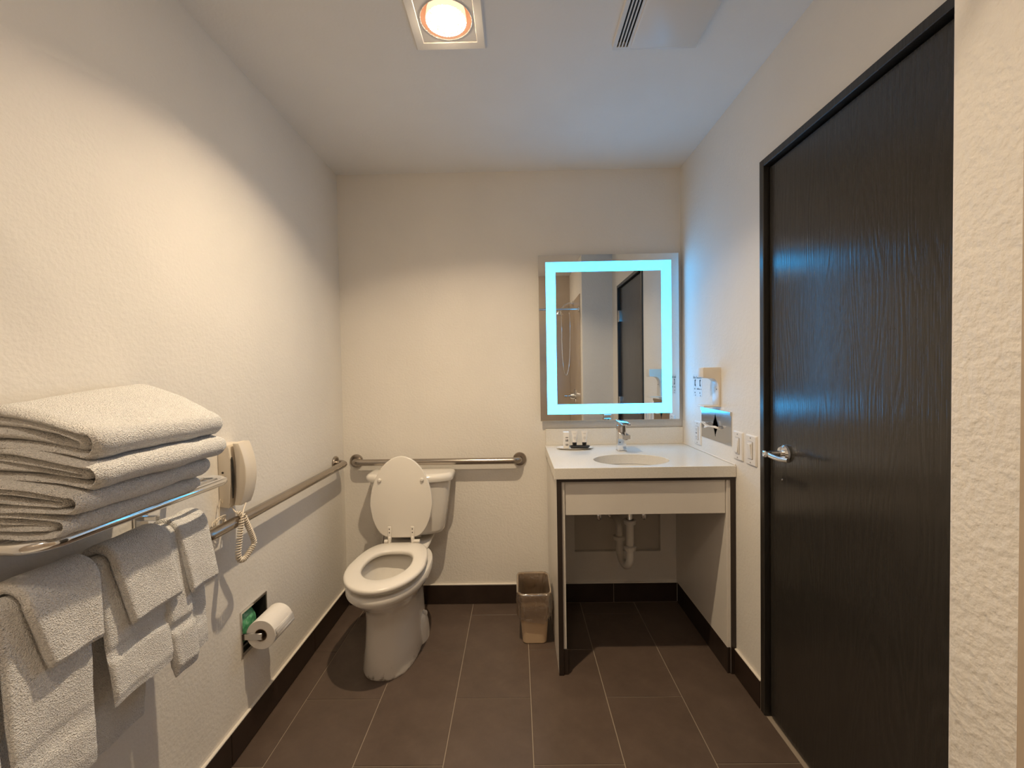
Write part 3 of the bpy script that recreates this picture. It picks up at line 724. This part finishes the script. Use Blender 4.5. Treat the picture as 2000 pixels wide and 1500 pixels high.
# ------------------------------------------------------------------ toilet
def egg(cx, yf, yb, hw, ymid=None, n=56, rear=2.6, front=2.0, rw=1.0):
    """outline with an elliptic front end at yf and a squarer rear end at yb"""
    ym = ymid if ymid is not None else yf+(yb-yf)*.52
    pts = []
    for i in range(n):
        a = 2*PI*i/n; c, s = math.cos(a), math.sin(a)
        if s < 0:
            e = 2/front; pts.append((cx+hw*math.copysign(abs(c)**e, c), ym-(ym-yf)*abs(s)**e))
        else:
            e = 2/rear; y = ym+(yb-ym)*abs(s)**e; k = 1-(1-rw)*((y-ym)/(yb-ym))**1.5
            pts.append((cx+hw*k*math.copysign(abs(c)**e, c), y))
    return pts
def toilet():
    cx = .381; tx = .402
    t = thing('toilet', 'white two-piece toilet with its lid raised', 'toilet', (cx, -.35, 0))
    g = MB()
    prof = [(.000, -.622, -.13, .122, 2.6), (.012, -.626, -.13, .124, 2.6), (.10, -.612, -.13, .114, 2.5), (.20, -.606, -.14, .110, 2.4), (.265, -.612, -.15, .114, 2.3),
            (.300, -.640, -.15, .130, 2.2), (.335, -.690, -.15, .155, 2.1), (.350, -.712, -.155, .166, 2.0), (.368, -.732, -.16, .176, 2.0), (.374, -.738, -.16, .178, 2.0), (.398, -.740, -.16, .179, 2.0), (.405, -.735, -.163, .176, 2.0),
            (.406, -.68, -.30, .126, 2.0), (.398, -.668, -.31, .118, 2.0), (.375, -.664, -.315, .122, 2.0), (.33, -.645, -.33, .112, 2.0), (.27, -.60, -.37, .085, 2.0), (.225, -.565, -.42, .055, 2.0)]
    rings = [[(u, v, z) for u, v in egg(cx, yf, yb, hw, None, 56, 3.0 if z < .3 else 2.6, fr)] for z, yf, yb, hw, fr in prof]
    g.loft(rings); bowl = g.build('bowl', 'porc_dirty', t, angle=60)
    for s in (-1, 1):                                             # rear foot flange on both sides
        g = MB(); rr = []
        for z, h, y0, y1 in ((.0, .142, -.40, -.21), (.03, .142, -.40, -.21), (.07, .138, -.39, -.22), (.105, .130, -.37, -.24), (.12, .115, -.35, -.25)):
            rr.append([(cx+s*(h if abs(c_) < 9 else 0)*1.0 if False else cx+s*(.08+(h-.08)*max(0, math.cos(a))), (y0+y1)/2+(y1-y0)/2*math.sin(a), z) for a, c_ in [(-PI/2+PI*i/14, 0) for i in range(15)]])
        g.loft([r+[(cx+s*.05, r[-1][1], r[0][2]), (cx+s*.05, r[0][1], r[0][2])] for r in rr])
        g.build('foot_flange', 'porcelain', t, angle=50)
    for s in (-1, 1):
        g = MB(); g.lathe([(.013, 0), (.013, .010), (.009, .016), (0, .018)], (cx+s*.122, -.30, .108), 'Z', 16, False); g.build('bolt_cap', 'porcelain', t)
    g = MB(); g.loft([[(u, v, .245) for u, v in ellipse(cx, -.492, .066, .088, 40)], [(u, v, .247) for u, v in ellipse(cx, -.492, .066, .088, 40)]])
    mw = Mat('bowl_water', (.75, .72, .66, 1), .03, 0, IOR=1.33); mw.bump(mw.noise(6), .02, .002); g.build('water', mw.m, t, smooth=False)
    # seat ring
    so = egg(cx, -.745, -.243, .172, -.50, 64, 4.2, 2.0, .80); si = egg(cx+.0, -.648, -.352, .105, -.49, 64, 2.9, 2.0, .92)
    def ins(P, d, c=(cx, -.5)):
        return [(u+(c[0]-u)/math.hypot(c[0]-u, c[1]-v)*d, v+(c[1]-v)/math.hypot(c[0]-u, c[1]-v)*d) for u, v in P]
    R3 = lambda P, z: [(u, v, z) for u, v in P]
    g = MB(); g.loft([R3(ins(so, .004), .4272), R3(so, .432), R3(so, .440), R3(ins(so, .003), .4455), R3(ins(so, .010), .4485), R3(ins(si, -.010), .4485), R3(ins(si, -.003), .4455), R3(si, .440), R3(si, .430), R3(ins(si, -.004), .4272)], True, False, False, True)
    seat = g.build('seat', 'seat', t, angle=60)
    for px_, py_ in ((-.12, -.56), (.12, -.56), (-.13, -.36), (.13, -.36)):
        g = MB(); g.box(cx+px_-.012, cx+px_+.012, py_-.02, py_+.02, .404, .4275, .003, 1); g.build('bumper', 'seat', seat, smooth=False)
    # raised lid, leaning on the tank
    zb, zt = .472, .880; Lz = zt-zb
    lo = egg(0, -1.0, 0.0, .158, -.40, 72, 5.0, 1.95, .70)
    def lp(u, v, d):
        h = -v*Lz; return (cx+u, -.243+.022*(-v)+d, zb+h)
    g = MB(); g.prism(lo, lp, -.008, .008, .004); lid = g.build('lid', 'seat', t, angle=50)
    for s in (-1, 1):
        g = MB(); p = lp(s*.108, -.71, -.008); g.lathe([(.0095, 0), (.0095, -.006), (.006, -.0095), (0, -.010)], p, 'Y', 16, False); g.build('bumper', 'seat', lid)
        hx = cx+s*.058
        g = MB(); g.box(hx-.009, hx+.009, -.257, -.249, .462, .530, .002, 1); g.box(hx-.007, hx+.007, -.262, -.246, .446, .480, .003, 1)
        g.tube([(hx-.014+s*.012, -.254, .456), (hx+.014+s*.022, -.254, .456)], .0085, 14)
        hg = g.build('hinge', 'seat', t, angle=40)
        for z in (.500, .518):
            g = MB(); g.lathe([(0, 0), (.0028, 0), (.0028, -.0008), (0, -.0008)], (hx, -.257, z), 'Y', 10, False); g.build('screw', 'dark', hg)
    # tank: tapering body with a bowed front, lid on top
    def tank_ring(z, hw, yf, bow, yb=-.018, r=.03):
        P = []; n = 18
        P += [(tx+hw-r+r*math.cos(a), yb-r+r*math.sin(a)) for a in [PI/2*i/5 for i in range(6)]]
        P += [(tx-hw+r+r*math.cos(a), yb-r+r*math.sin(a)) for a in [PI/2+PI/2*i/5 for i in range(6)]]
        R = r*1.5
        P += [(tx-hw+R+R*math.cos(a), yf+bow+R+R*math.sin(a)) for a in [PI+PI/2*.72*i/5 for i in range(6)]]
        x0 = P[-1][0]; y0 = P[-1][1]; x1 = 2*tx-x0
        for i in range(1, n):
            f = i/n; P.append((x0+(x1-x0)*f, y0-(y0-yf)*math.sin(PI*f)**.8))
        P += [(tx+hw-R+R*math.cos(a), yf+bow+R+R*math.sin(a)) for a in [PI*1.5+PI/2*.28+PI/2*.72*i/5 for i in range(6)]]
        return [(u, v, z) for u, v in P]
    g = MB(); g.loft([tank_ring(.452, .150, -.175, .03), tank_ring(.458, .165, -.185, .03), tank_ring(.475, .176, -.190, .034), tank_ring(.55, .186, -.196, .036), tank_ring(.65, .201, -.203, .038), tank_ring(.735, .212, -.208, .04)])
    g.build('tank', 'porcelain', t, angle=50)
    g = MB(); g.loft([tank_ring(.735, .218, -.212, .04), tank_ring(.738, .227, -.221, .042), tank_ring(.752, .230, -.224, .042), tank_ring(.765, .228, -.222, .042), tank_ring(.773, .220, -.214, .042, -.022), tank_ring(.776, .205, -.200, .04, -.03)])
    g.build('tank_lid', 'porcelain', t, angle=50)
    g = MB(); g.lathe([(0, 0), (.014, 0), (.012, -.008), (0, -.010)], (tx-.165, -.186, .705), 'Y', 16, False); g.box(tx-.178, tx-.110, -.2105, -.1985, .697, .712, .004); g.build('flush_lever', 'chrome', t)
    g = MB(); g.tube([(tx, -.11, .455), (tx, -.12, .425)], .05, 20); g.box(tx-.13, tx+.11, -.235, -.03, .405, .425, .01); g.build('tank_deck', 'porcelain', t)
    # water supply at the wall
    g = MB(); g.tube([(.20, -.001, .17), (.20, -.06, .17)], .009, 12); g.tube([(.20, -.05, .17), (.20, -.055, .25), (.235, -.09, .38), (.25, -.10, .455)], .005, 10)
    g.build('supply_line', 'chrome', t)
toilet()

# ------------------------------------------------------------------ grab bars
def grab_bar(name, a, b, wall, label, r=.0175, off=.055, grp='stainless grab bars'):
    """straight bar between two wall points, bent back to a round flange at each end; wall: unit vector into the wall"""
    A, B, wv = Vector(a), Vector(b), Vector(wall); d = (B-A).normalized(); n = -wv; rb = .038
    t = thing(name, label, 'grab bar', A, grp)
    pts = [A+n*.001]
    pts += [A+n*(off-rb)]
    for i in range(1, 9):
        q = PI/2*i/8; pts.append(A+n*(off-rb+rb*math.sin(q))+d*(rb*(1-math.cos(q))))
    for i in range(0, 9):
        q = PI/2*i/8; pts.append(B+n*(off-rb+rb*math.cos(q))-d*(rb*(1-math.sin(q))))
    pts += [B+n*(off-rb), B+n*.001]
    g = MB(); g.tube(pts, r, 20); g.build('bar', 'steel', t)
    ax = 'X' if abs(wv.x) > .5 else 'Y'; sg = n.x if ax == 'X' else n.y
    for P in (A, B):
        g = MB(); g.lathe([(0, 0), (.037, 0), (.038, sg*.006), (.035, sg*.011), (.024, sg*.013), (.0, sg*.013)], P, ax, 32, False); g.build('flange', 'steel', t)
grab_bar('grab_bar', (.073, 0, .816), (.986, 0, .815), (0, 1, 0), 'brushed steel grab bar above the toilet tank')
grab_bar('grab_bar', (0, -.125, .829), (0, -1.195, .826), (-1, 0, 0), 'brushed steel grab bar on the left wall behind the hanging towels', .0175, .060)

# ------------------------------------------------------------------ waste bin
def waste_bin():
    cx, cy = 1.043, -.285
    t = thing('waste_bin', 'small tan plastic wastebasket beside the vanity', 'wastebasket', (cx, cy, 0))
    def ring(z, a, b, r): return [(u, v, z) for u, v in rrect(cx-a, cx+a, cy-b, cy+b, r, 6)]
    g = MB(); g.loft([ring(0.0, .054, .088, .022), ring(.004, .058, .092, .024), ring(.235, .074, .110, .03), ring(.236, .080, .116, .034), ring(.249, .0815, .1175, .034), ring(.250, .080, .116, .033), ring(.246, .0745, .1105, .03), ring(.01, .055, .089, .022)])
    g.build('bin_body', 'bin', t, angle=40)
    random.seed(21)
    def lring(z, a, b, r, amp, ph, dz=0):
        P = rrect(cx-a, cx+a, cy-b, cy+b, r, 10); out = []
        n = len(P)
        for i, (u, v) in enumerate(P):
            q = 2*PI*i/n
            k = 1+amp*(.5*math.sin(7*q+ph)+.35*math.sin(17*q+2.1*ph)+.3*math.sin(29*q+ph*3.3))
            out.append((cx+(u-cx)*k, cy+(v-cy)*k, z+dz*(math.sin(5*q+ph)+.6*math.sin(13*q+ph))))
        return out
    g = MB()
    R0 = [lring(.06, .050, .083, .02, .05, .4), lring(.15, .060, .094, .025, .05, .9), lring(.22, .068, .103, .028, .03, 1.6), lring(.2525, .0755, .1115, .03, .006, 2.0, .001),
          lring(.2545, .081, .117, .034, .006, 2.1, .0015), lring(.248, .0845, .1205, .036, .010, 2.3), lring(.215, .083, .122, .036, .04, 2.9), lring(.175, .085, .124, .04, .06, 3.5), lring(.14, .080, .117, .036, .055, 4.4, .003), lring(.126, .0745, .113, .034, .03, 5.0, .006), lring(.116, .073, .112, .034, .02, 5.6, .008)]
    RR = []
    for k in range(len(R0)-1):
        for q in range(4):
            f = q/4; rg = []
            for p_, q_ in zip(R0[k], R0[k+1]):
                v = Vector(p_).lerp(Vector(q_), f); amt = .0042 if not 2 <= k <= 4 else .0008
                d = Vector((v.x-cx, v.y-cy, 0)).normalized()
                nn = mnoise.noise(v*38)+.7*abs(mnoise.noise(v*75+Vector((5, 1, 2))))
                rg.append(v+d*amt*nn*1.2)
            RR.append(rg)
    RR.append(R0[-1]); g.loft(RR, True, True, False)
    tag(g.build('bin_liner', 'film', base=(cx, cy, .06), angle=28), 'clear crinkled plastic liner folded over the wastebasket rim', 'bag')
waste_bin()

# ------------------------------------------------------------------ towel rack
RX, RZ = .182, 1.015
Y0R, Y1R = -1.243, -1.731
def rack():
    t = thing('towel_rack', 'chrome hotel towel shelf with a towel bar on the left wall', 'rack', (0, -1.53, RZ))
    rc = .045; pts = [(.004, Y0R, RZ), (RX-rc, Y0R, RZ)]
    pts += [(RX-rc+rc*math.sin(PI/2*i/8), Y0R-rc+rc*math.cos(PI/2*i/8), RZ) for i in range(1, 9)]
    pts += [(RX-rc+rc*math.cos(PI/2*i/8), Y1R+rc-rc*math.sin(PI/2*i/8), RZ) for i in range(0, 9)]
    pts += [(.004, Y1R, RZ)]
    g = MB(); g.tube(pts, .0100, 16); g.build('shelf_rail', 'chrome', t)
    for x in (.03, .07, .11, .148):
        g = MB(); g.tube([(x, Y0R, RZ+.001), (x, Y1R, RZ+.001)], .005, 10); g.build('shelf_rod', 'chrome', t)
    for y in (-1.332, Y1R+.02):
        g = MB(); g.box(.0005, .008, y-.02, y+.02, .885, 1.03, .002, 1); g.build('wall_plate', 'chrome', t, smooth=False)
        g = MB(); g.box(.006, .108, y-.007, y+.007, .898, .912, .003, 1); g.box(.006, .05, y-.006, y+.006, .93, .942, .002, 1); g.build('arm', 'chrome', t, smooth=False)
    g = MB(); g.tube([(.100, -1.245, .905), (.100, Y1R-.085, .905)], .008, 14); g.build('towel_bar', 'chrome', t)
rack()

# ------------------------------------------------------------------ towels
def ribbon(mb, path, spans, ths, amp=.003, seed=0, nw=26, wav=None, tilt=None):
    """thick cloth strip swept along an x-z path; spans: (ya, yb) per path point; rounded edges everywhere"""
    n = len(path); rings = []
    for i in range(n):
        x, z = path[i]; a = path[max(0, i-1)]; b = path[min(n-1, i+1)]
        tx, tz = b[0]-a[0], b[1]-a[1]; L = math.hypot(tx, tz) or 1; nx, nz = -tz/L, tx/L
        ya, yb = spans[i]; th = ths[i]; ring = []
        e = min(i, n-1-i); k = [.35, .75, .93][e] if e < 3 else 1.0
        top, bot = [], []
        for j in range(nw+1):
            f = j/nw; y = ya+(yb-ya)*f
            q = min(f, 1-f)*(yb-ya); edge = math.sqrt(max(0, 1-(1-min(1, q/(th*.5)))**2)) if th > 0 else 1
            h = th*.5*k*max(edge, .12)
            dn = amp*(mnoise.noise(Vector((x*9+seed, y*11, z*9)))+.5*mnoise.noise(Vector((x*25+seed, y*24, z*22))))
            w = wav(i/(n-1), f) if wav else 0
            tz_ = tilt(x, y) if tilt else 0
            top.append((x+nx*(h+dn+w), y, z+tz_+nz*(h+dn+w))); bot.append((x+nx*(-h+dn+w), y, z+tz_+nz*(-h+dn+w)))
        rings.append(top+bot[::-1])
    mb.loft(rings)
    return mb
def folded_towel(xf, xb, y0, y1, zb, zt, label, seed, sl=0):
    """zb, zt: (back, front) heights of the under and upper side; two nested folds, folds facing the room"""
    y0, y1 = -2.442+(y0+2.442)*1.05, -2.442+(y1+2.442)*1.05
    zb, zt = [tuple(1.293+(q-1.293)*1.05 for q in p) for p in (zb, zt)]
    xf, xb = xf*1.05-.0488, .014
    g = MB()
    def H(x, k):
        f = min(1, max(0, (x-xb)/(xf-xb))); f2 = f**1.6
        lo = zb[0]+(zb[1]-zb[0])*f2; hi = zt[0]+(zt[1]-zt[0])*f2
        return lo+(hi-lo)*k
    for lay, (k0, k1, back) in enumerate(((.125, .875, 0.0), (.375, .625, .024))):
        xe = xf-back; path = []
        R = (H(xe, k1)-H(xe, k0))/2; xm = xe-R*1.0-.002
        n = 12
        for i in range(n): x = xb+.006*lay+(xm-xb)*i/n; path.append((x, H(x, k1)))
        zc = (H(xm, k0)+H(xm, k1))/2; R2 = (H(xm, k1)-H(xm, k0))/2
        for i in range(9):
            a = PI/2-PI*i/8; path.append((xm+R2*1.05*math.cos(a), zc+R2*math.sin(a)))
        for i in range(n-1, -1, -1): x = xb+.006*lay+(xm-xb)*i/n; path.append((x, H(x, k0)))
        ths = [(H(p[0], 1)-H(p[0], 0))*.262 for p in path]
        sp = [(y0+.004*lay+.006*math.sin(seed+i*.3), y1-.004*lay+.006*math.sin(seed*2+i*.25)) for i in range(len(path))]
        def tilt(x, y, lay=lay):
            f = min(1, max(0, (x-xb)/(xf-xb))); return (sl[0]+(sl[1]-sl[0])*(.5+(k1-.5)*(1 if True else 0)))*(y-y1)*(1-f)
        ribbon(g, path, sp, ths, .004, seed*3.1+lay, 24, None, tilt)
    o = g.build('bath_towel', 'terry', base=((xf+xb)/2, (y0+y1)/2, zb[0]), angle=70)
    return tag(o, label, 'towel', 'folded bath towels on the shelf')
fz = [1.036, 1.068, 1.104, 1.150, 1.204]; bz = [1.036, 1.092, 1.150, 1.210, 1.288]
folded_towel(.272, .030, -1.722, -1.402, (bz[3], fz[3]), (bz[4], fz[4]), 'topmost folded white bath towel of the stack on the chrome shelf', 1.0, (.085, .13))
folded_towel(.276, .030, -1.728, -1.404, (bz[2], fz[2]), (bz[3], fz[3]), 'second folded white bath towel from the top of the stack', 2.0, (.055, .085))
folded_towel(.256, .030, -1.745, -1.425, (bz[1], fz[1]), (bz[2], fz[2]), 'third folded white bath towel, one above the bottom of the stack', 3.0, (.025, .055))
folded_towel(.240, .030, -1.748, -1.435, (bz[0], fz[0]), (bz[1], fz[1]), 'bottom folded white bath towel lying directly on the shelf rods', 4.0, (0, .025))
def hung(name, r, th, ytop, yfront, Lf, yback, Lb, label, grp, seed, flare=.0, band=None, amp=.003, wavef=0.0, mat='terry'):
    """cloth hung over the towel bar: front drop Lf, back drop Lb; y spans at the bar, front hem and back hem"""
    X, Z = .100, .905; Lf, Lb = Lf*.977, Lb*.977
    ytop, yfront, yback = [tuple(-2.442+(q+2.442)*.977 for q in p) for p in (ytop, yfront, yback)]
    path, sp, ths = [], [], []
    nf, nb = 44, 14
    def lerp(a, b, t): return (a[0]+(b[0]-a[0])*t, a[1]+(b[1]-a[1])*t)
    for i in range(nb): 
        t = 1-i/nb; path.append((max(X-r-.05*t, th*.5+.006), Z-Lb*t)); sp.append(lerp(ytop, yback, t)); ths.append(th)
    for i in range(11):
        a = PI-PI*i/10; path.append((X+r*math.cos(a), Z+r*math.sin(a))); sp.append(ytop); ths.append(th)
    for i in range(1, nf+1):
        t = i/nf; path.append((X+r+flare*t, Z-Lf*t)); sp.append(lerp(ytop, yfront, t))
        k = 1.0
        if band and band[0] < t < band[1]: k = .5
        if t > .94: k = .62
        ths.append(th*k)
    wav = (lambda u, f: wavef*math.sin(f*PI*2.3+seed)*max(0, abs(u-.45)*1.7)) if wavef else None
    g = MB(); ribbon(g, path, sp, ths, amp, seed*2.7, 28, wav)
    o = g.build(name, mat, base=(X, (ytop[0]+ytop[1])/2, Z), angle=75 if name != 'hand_towel' else 50)
    return tag(o, label, 'towel' if name != 'washcloth' else 'washcloth', grp)
GH, GW = 'hand towels hung over the bar', 'washcloths hung over the hand towels'
hung('hand_towel', .016, .014, (-1.725, -1.572), (-1.722, -1.575), .375, (-1.72, -1.58), .36, 'long white hand towel hanging under the leftmost washcloth', GH, 1.3, .012, (.66, .76), .004, .003)
tw = hung('hand_towel', .016, .014, (-1.553, -1.385), (-1.535, -1.372), .300, (-1.50, -1.352), .455, 'white hand towel hanging under the middle washcloth', GH, 2.4, .012, (.58, .68), .004, .003)
g = MB(); g.box(.117, .1195, -1.590, -1.568, .815, .870, .0008, 1); g.build('care_tag', 'paper', tw, smooth=False)['label'] = 'small white sewn care tag'
g = MB(); g.box(.1194, .1198, -1.585, -1.577, .822, .836); g.build('tag_print', 'dark', tw, smooth=False)
hung('hand_towel', .018, .030, (-1.410, -1.325), (-1.368, -1.290), .352, (-1.37, -1.31), .30, 'narrow rolled white hand towel hanging between the middle and right washcloths', GH, 3.1, .012, (.60, .66), .003, .002)
hung('hand_towel', .012, .012, (-1.322, -1.243), (-1.295, -1.233), .340, (-1.30, -1.245), .30, 'white hand towel hanging under the rightmost washcloth', GH, 4.6, .004, (.70, .80), .003, .002)
hung('hand_towel', .016, .014, (-1.800, -1.732), (-1.80, -1.730), .44, (-1.80, -1.735), .40, 'white hand towel cut off by the left edge of the photo', GH, 5.2, .006, None, .003, .002)
hung('washcloth', .036, .020, (-1.702, -1.566), (-1.668, -1.568), .125, (-1.69, -1.57), .14, 'leftmost white washcloth draped over the long hand towel', GW, 6.0, .006, None, .003, .002)
hung('washcloth', .036, .020, (-1.532, -1.384), (-1.500, -1.358), .142, (-1.51, -1.39), .14, 'middle white washcloth draped over the towel bar', GW, 7.2, .006, None, .003, .002)
hung('washcloth', .034, .018, (-1.356, -1.250), (-1.328, -1.230), .158, (-1.34, -1.25), .12, 'rightmost white washcloth nearest the wall phone', GW, 8.1, .010, None, .003, .003)

# ------------------------------------------------------------------ wall phone
def phone():
    t = thing('wall_phone', 'cream wall telephone with coiled cord beside the towel shelf', 'telephone', (0, -.995, .87))
    g = MB(); out = [(0, .872), (.030, .868), (.036, .885), (.041, .95), (.042, 1.02), (.038, 1.062), (.034, 1.074), (0, 1.076)]
    g.prism(out, lambda u, v, d: (u, d, v), -1.032, -.955, .004); base = g.build('base', 'cream', t, angle=35)
    g = MB(); g.lathe([(0, 0), (.0035, 0), (.0035, -.001), (0, -.001)], (.016, -1.0322, .985), 'Y', 12, False); g.build('speaker_hole', 'dark', base)
    # handset: a curved bar with thicker ear and mouth ends
    prof_in, prof_out = [], []
    n = 22
    for i in range(n+1):
        f = i/n; z = .874+.206*f
        o_ = .050+.037*math.sin(PI*(.10+.80*f))**.8
        e = abs(f-.5)*2; inn = .043+.008*(1-e**3)
        prof_out.append((o_*(1-.0*f), z)); prof_in.append((inn, z))
    outl = prof_in+prof_out[::-1]
    g = MB(); g.prism(outl, lambda u, v, d: (u, d, v), -1.024, -.960, .006); hs = g.build('handset', 'cream', t, angle=35)
    g = MB(); g.prism([(.044, .90), (.047, .92), (.050, .97), (.047, 1.02), (.044, 1.035)], lambda u, v, d: (u, d, v), -1.0305, -1.0245); g.build('cradle_shadow_gap', 'dark', t, smooth=False)
    # coiled cord draped over the grab bar
    P = [(.072, -1.005, .878), (.078, -1.028, .862), (.084, -1.044, .848), (.086, -1.052, .835), (.086, -1.058, .81), (.085, -1.066, .77), (.084, -1.072, .735), (.085, -1.066, .713), (.086, -1.045, .708), (.086, -1.02, .718), (.087, -.998, .731), (.087, -.992, .742), (.087, -1.0, .765), (.087, -1.018, .80), (.086, -1.030, .825), (.083, -1.036, .843), (.070, -1.034, .851), (.05, -1.03, .858), (.03, -1.012, .868)]
    V = [Vector(p) for p in P]
    def cr(p0, p1, p2, p3, t_): return .5*((2*p1)+(p2-p0)*t_+(2*p0-5*p1+4*p2-p3)*t_*t_+(3*p1-p0-3*p2+p3)*t_**3)
    dense = []
    for i in range(len(V)-1):
        p0, p1, p2, p3 = V[max(0, i-1)], V[i], V[i+1], V[min(len(V)-1, i+2)]
        dense += [cr(p0, p1, p2, p3, k/12) for k in range(12)]
    dense.append(V[-1])
    L = [0]
    for a, b in zip(dense[:-1], dense[1:]): L.append(L[-1]+(b-a).length)
    tot = L[-1]; turns = 58; N = turns*9; pts = []; k = 0
    up = Vector((1, 0, 0))
    for i in range(N+1):
        s = tot*i/N
        while k < len(L)-2 and L[k+1] < s: k += 1
        f = (s-L[k])/max(1e-9, L[k+1]-L[k]); p = dense[k].lerp(dense[k+1], f); tn = (dense[k+1]-dense[k]).normalized()
        b = tn.cross(up).normalized(); n_ = b.cross(tn)
        e = .0072*min(1, max(0, (s/tot-.10)/.06))*min(1, max(0, (.93-s/tot)/.04))
        a = 2*PI*turns*i/N; pts.append(p+e*(math.cos(a)*n_+math.sin(a)*b))
    g = MB(); g.tube(pts, .0023, 6); g.build('coiled_cord', 'cream', t, angle=80)
    # line cord bundled on the wall below the phone
    g = MB(); g.tube([(.012, -1.024, .872), (.010, -1.040, .90), (.010, -1.046, .875), (.014, -1.052, .850), (.016, -1.050, .835)], .0016, 6)
    for q in range(6):
        g.tube([(.014+.003*q+.006*math.sin(2*a+q), -1.060+.022*math.cos(a)+.003*math.sin(q*2), .822+.018*math.sin(a)+.003*q) for a in [2*PI*i/24 for i in range(24)]], .0015, 6, False, True)
    g.build('line_cord', 'cream', t, angle=80)
phone()

# ------------------------------------------------------------------ toilet paper holder
def paper():
    y0, y1, z0, z1 = -.945, -.787, .316, .474
    t = thing('paper_holder', 'recessed chrome toilet paper holder in the left wall', 'holder', (0, -.866, z0))
    a, b, c, d = TPH
    g = MB(); slab(g, 0, 0, .004, y0, y1, z0, z1, [(a, b, c, d)]); g.build('face_frame', 'plate', t, smooth=False)
    g = MB(); e = .001
    F = lambda x, q: [(x, a+q, c+q), (x, b-q, c+q), (x, b-q, d-q), (x, a+q, d-q)]
    g.loft([F(.003, e), F(-.085, e)], True, False, True); g.build('recess_box', 'dark', t, smooth=False)
    g = MB(); g.box(-.004, .070, a+.001, a+.006, .372, .396, .002, 1); g.tube([(.061, a+.006, .386), (.061, a+.020, .386)], .008, 12); g.build('arm', 'plate', t)
    g = MB(); g.box(-.004, .070, b-.006, b-.001, .372, .396, .002, 1); g.tube([(.061, b-.006, .386), (.061, b-.020, .386)], .008, 12); g.build('arm', 'plate', t)
    r = thing('toilet_paper_roll', 'white toilet paper roll on the recessed holder', 'toilet paper', (.061, -.866, .386))
    g = MB(); R = .0515; ya, yb = -.928, -.806
    g.lathe([(.022, ya+.0), (R-.001, ya), (R, ya+.001), (R, yb-.001), (R-.001, yb), (.022, yb)], (.061, 0, .386), 'Y', 48, False); g.build('sheets', 'paper', r, angle=30)
    g = MB(); g.lathe([(.0223, ya-.0005), (.0205, ya-.0005), (.0205, yb+.0005), (.0223, yb+.0005)], (.061, 0, .386), 'Y', 32, False); g.build('core', 'core', r)
    g = MB(); n = 8; top, bot = [], []
    for i in range(n+1):
        f = i/n; ang = .35-.55*f
        rr = R+.0006+.007*f**1.5
        p = (.061+rr*math.cos(ang), .386+rr*math.sin(ang))
        top.append((p[0], p[1]))
    for i in range(n):
        (x0_, z0_), (x1_, z1_) = top[i], top[i+1]; g.face([(x0_, ya+.002, z0_), (x0_, yb, z0_), (x1_, yb, z1_), (x1_, ya+.002+.02*(i+1)/n, z1_)])
    bmesh.ops.remove_doubles(g.bm, verts=g.bm.verts[:], dist=1e-6)
    o = g.build('loose_sheet', 'paper', r); sm = o.modifiers.new('thick', 'SOLIDIFY'); sm.thickness = .0008
    g = MB(); rings = []
    for y, f in ((-.926, .2), (-.925, .82), (-.918, .96), (-.90, 1.0), (-.86, 1.0), (-.842, .95), (-.836, .8), (-.835, .2)):
        rings.append([(-.040+.036*f*math.cos(q)*(1+.03*math.sin(5*q+y*90)), y, .393+.060*f*math.sin(q)*(1+.03*math.sin(7*q+y*60))) for q in [2*PI*i/28 for i in range(28)]])
    g.loft(rings); tag(g.build('wrapped_roll', 'green', base=(-.04, -.88, .333), angle=70), 'spare roll in green wrapping inside the recessed holder', 'toilet paper')
paper()
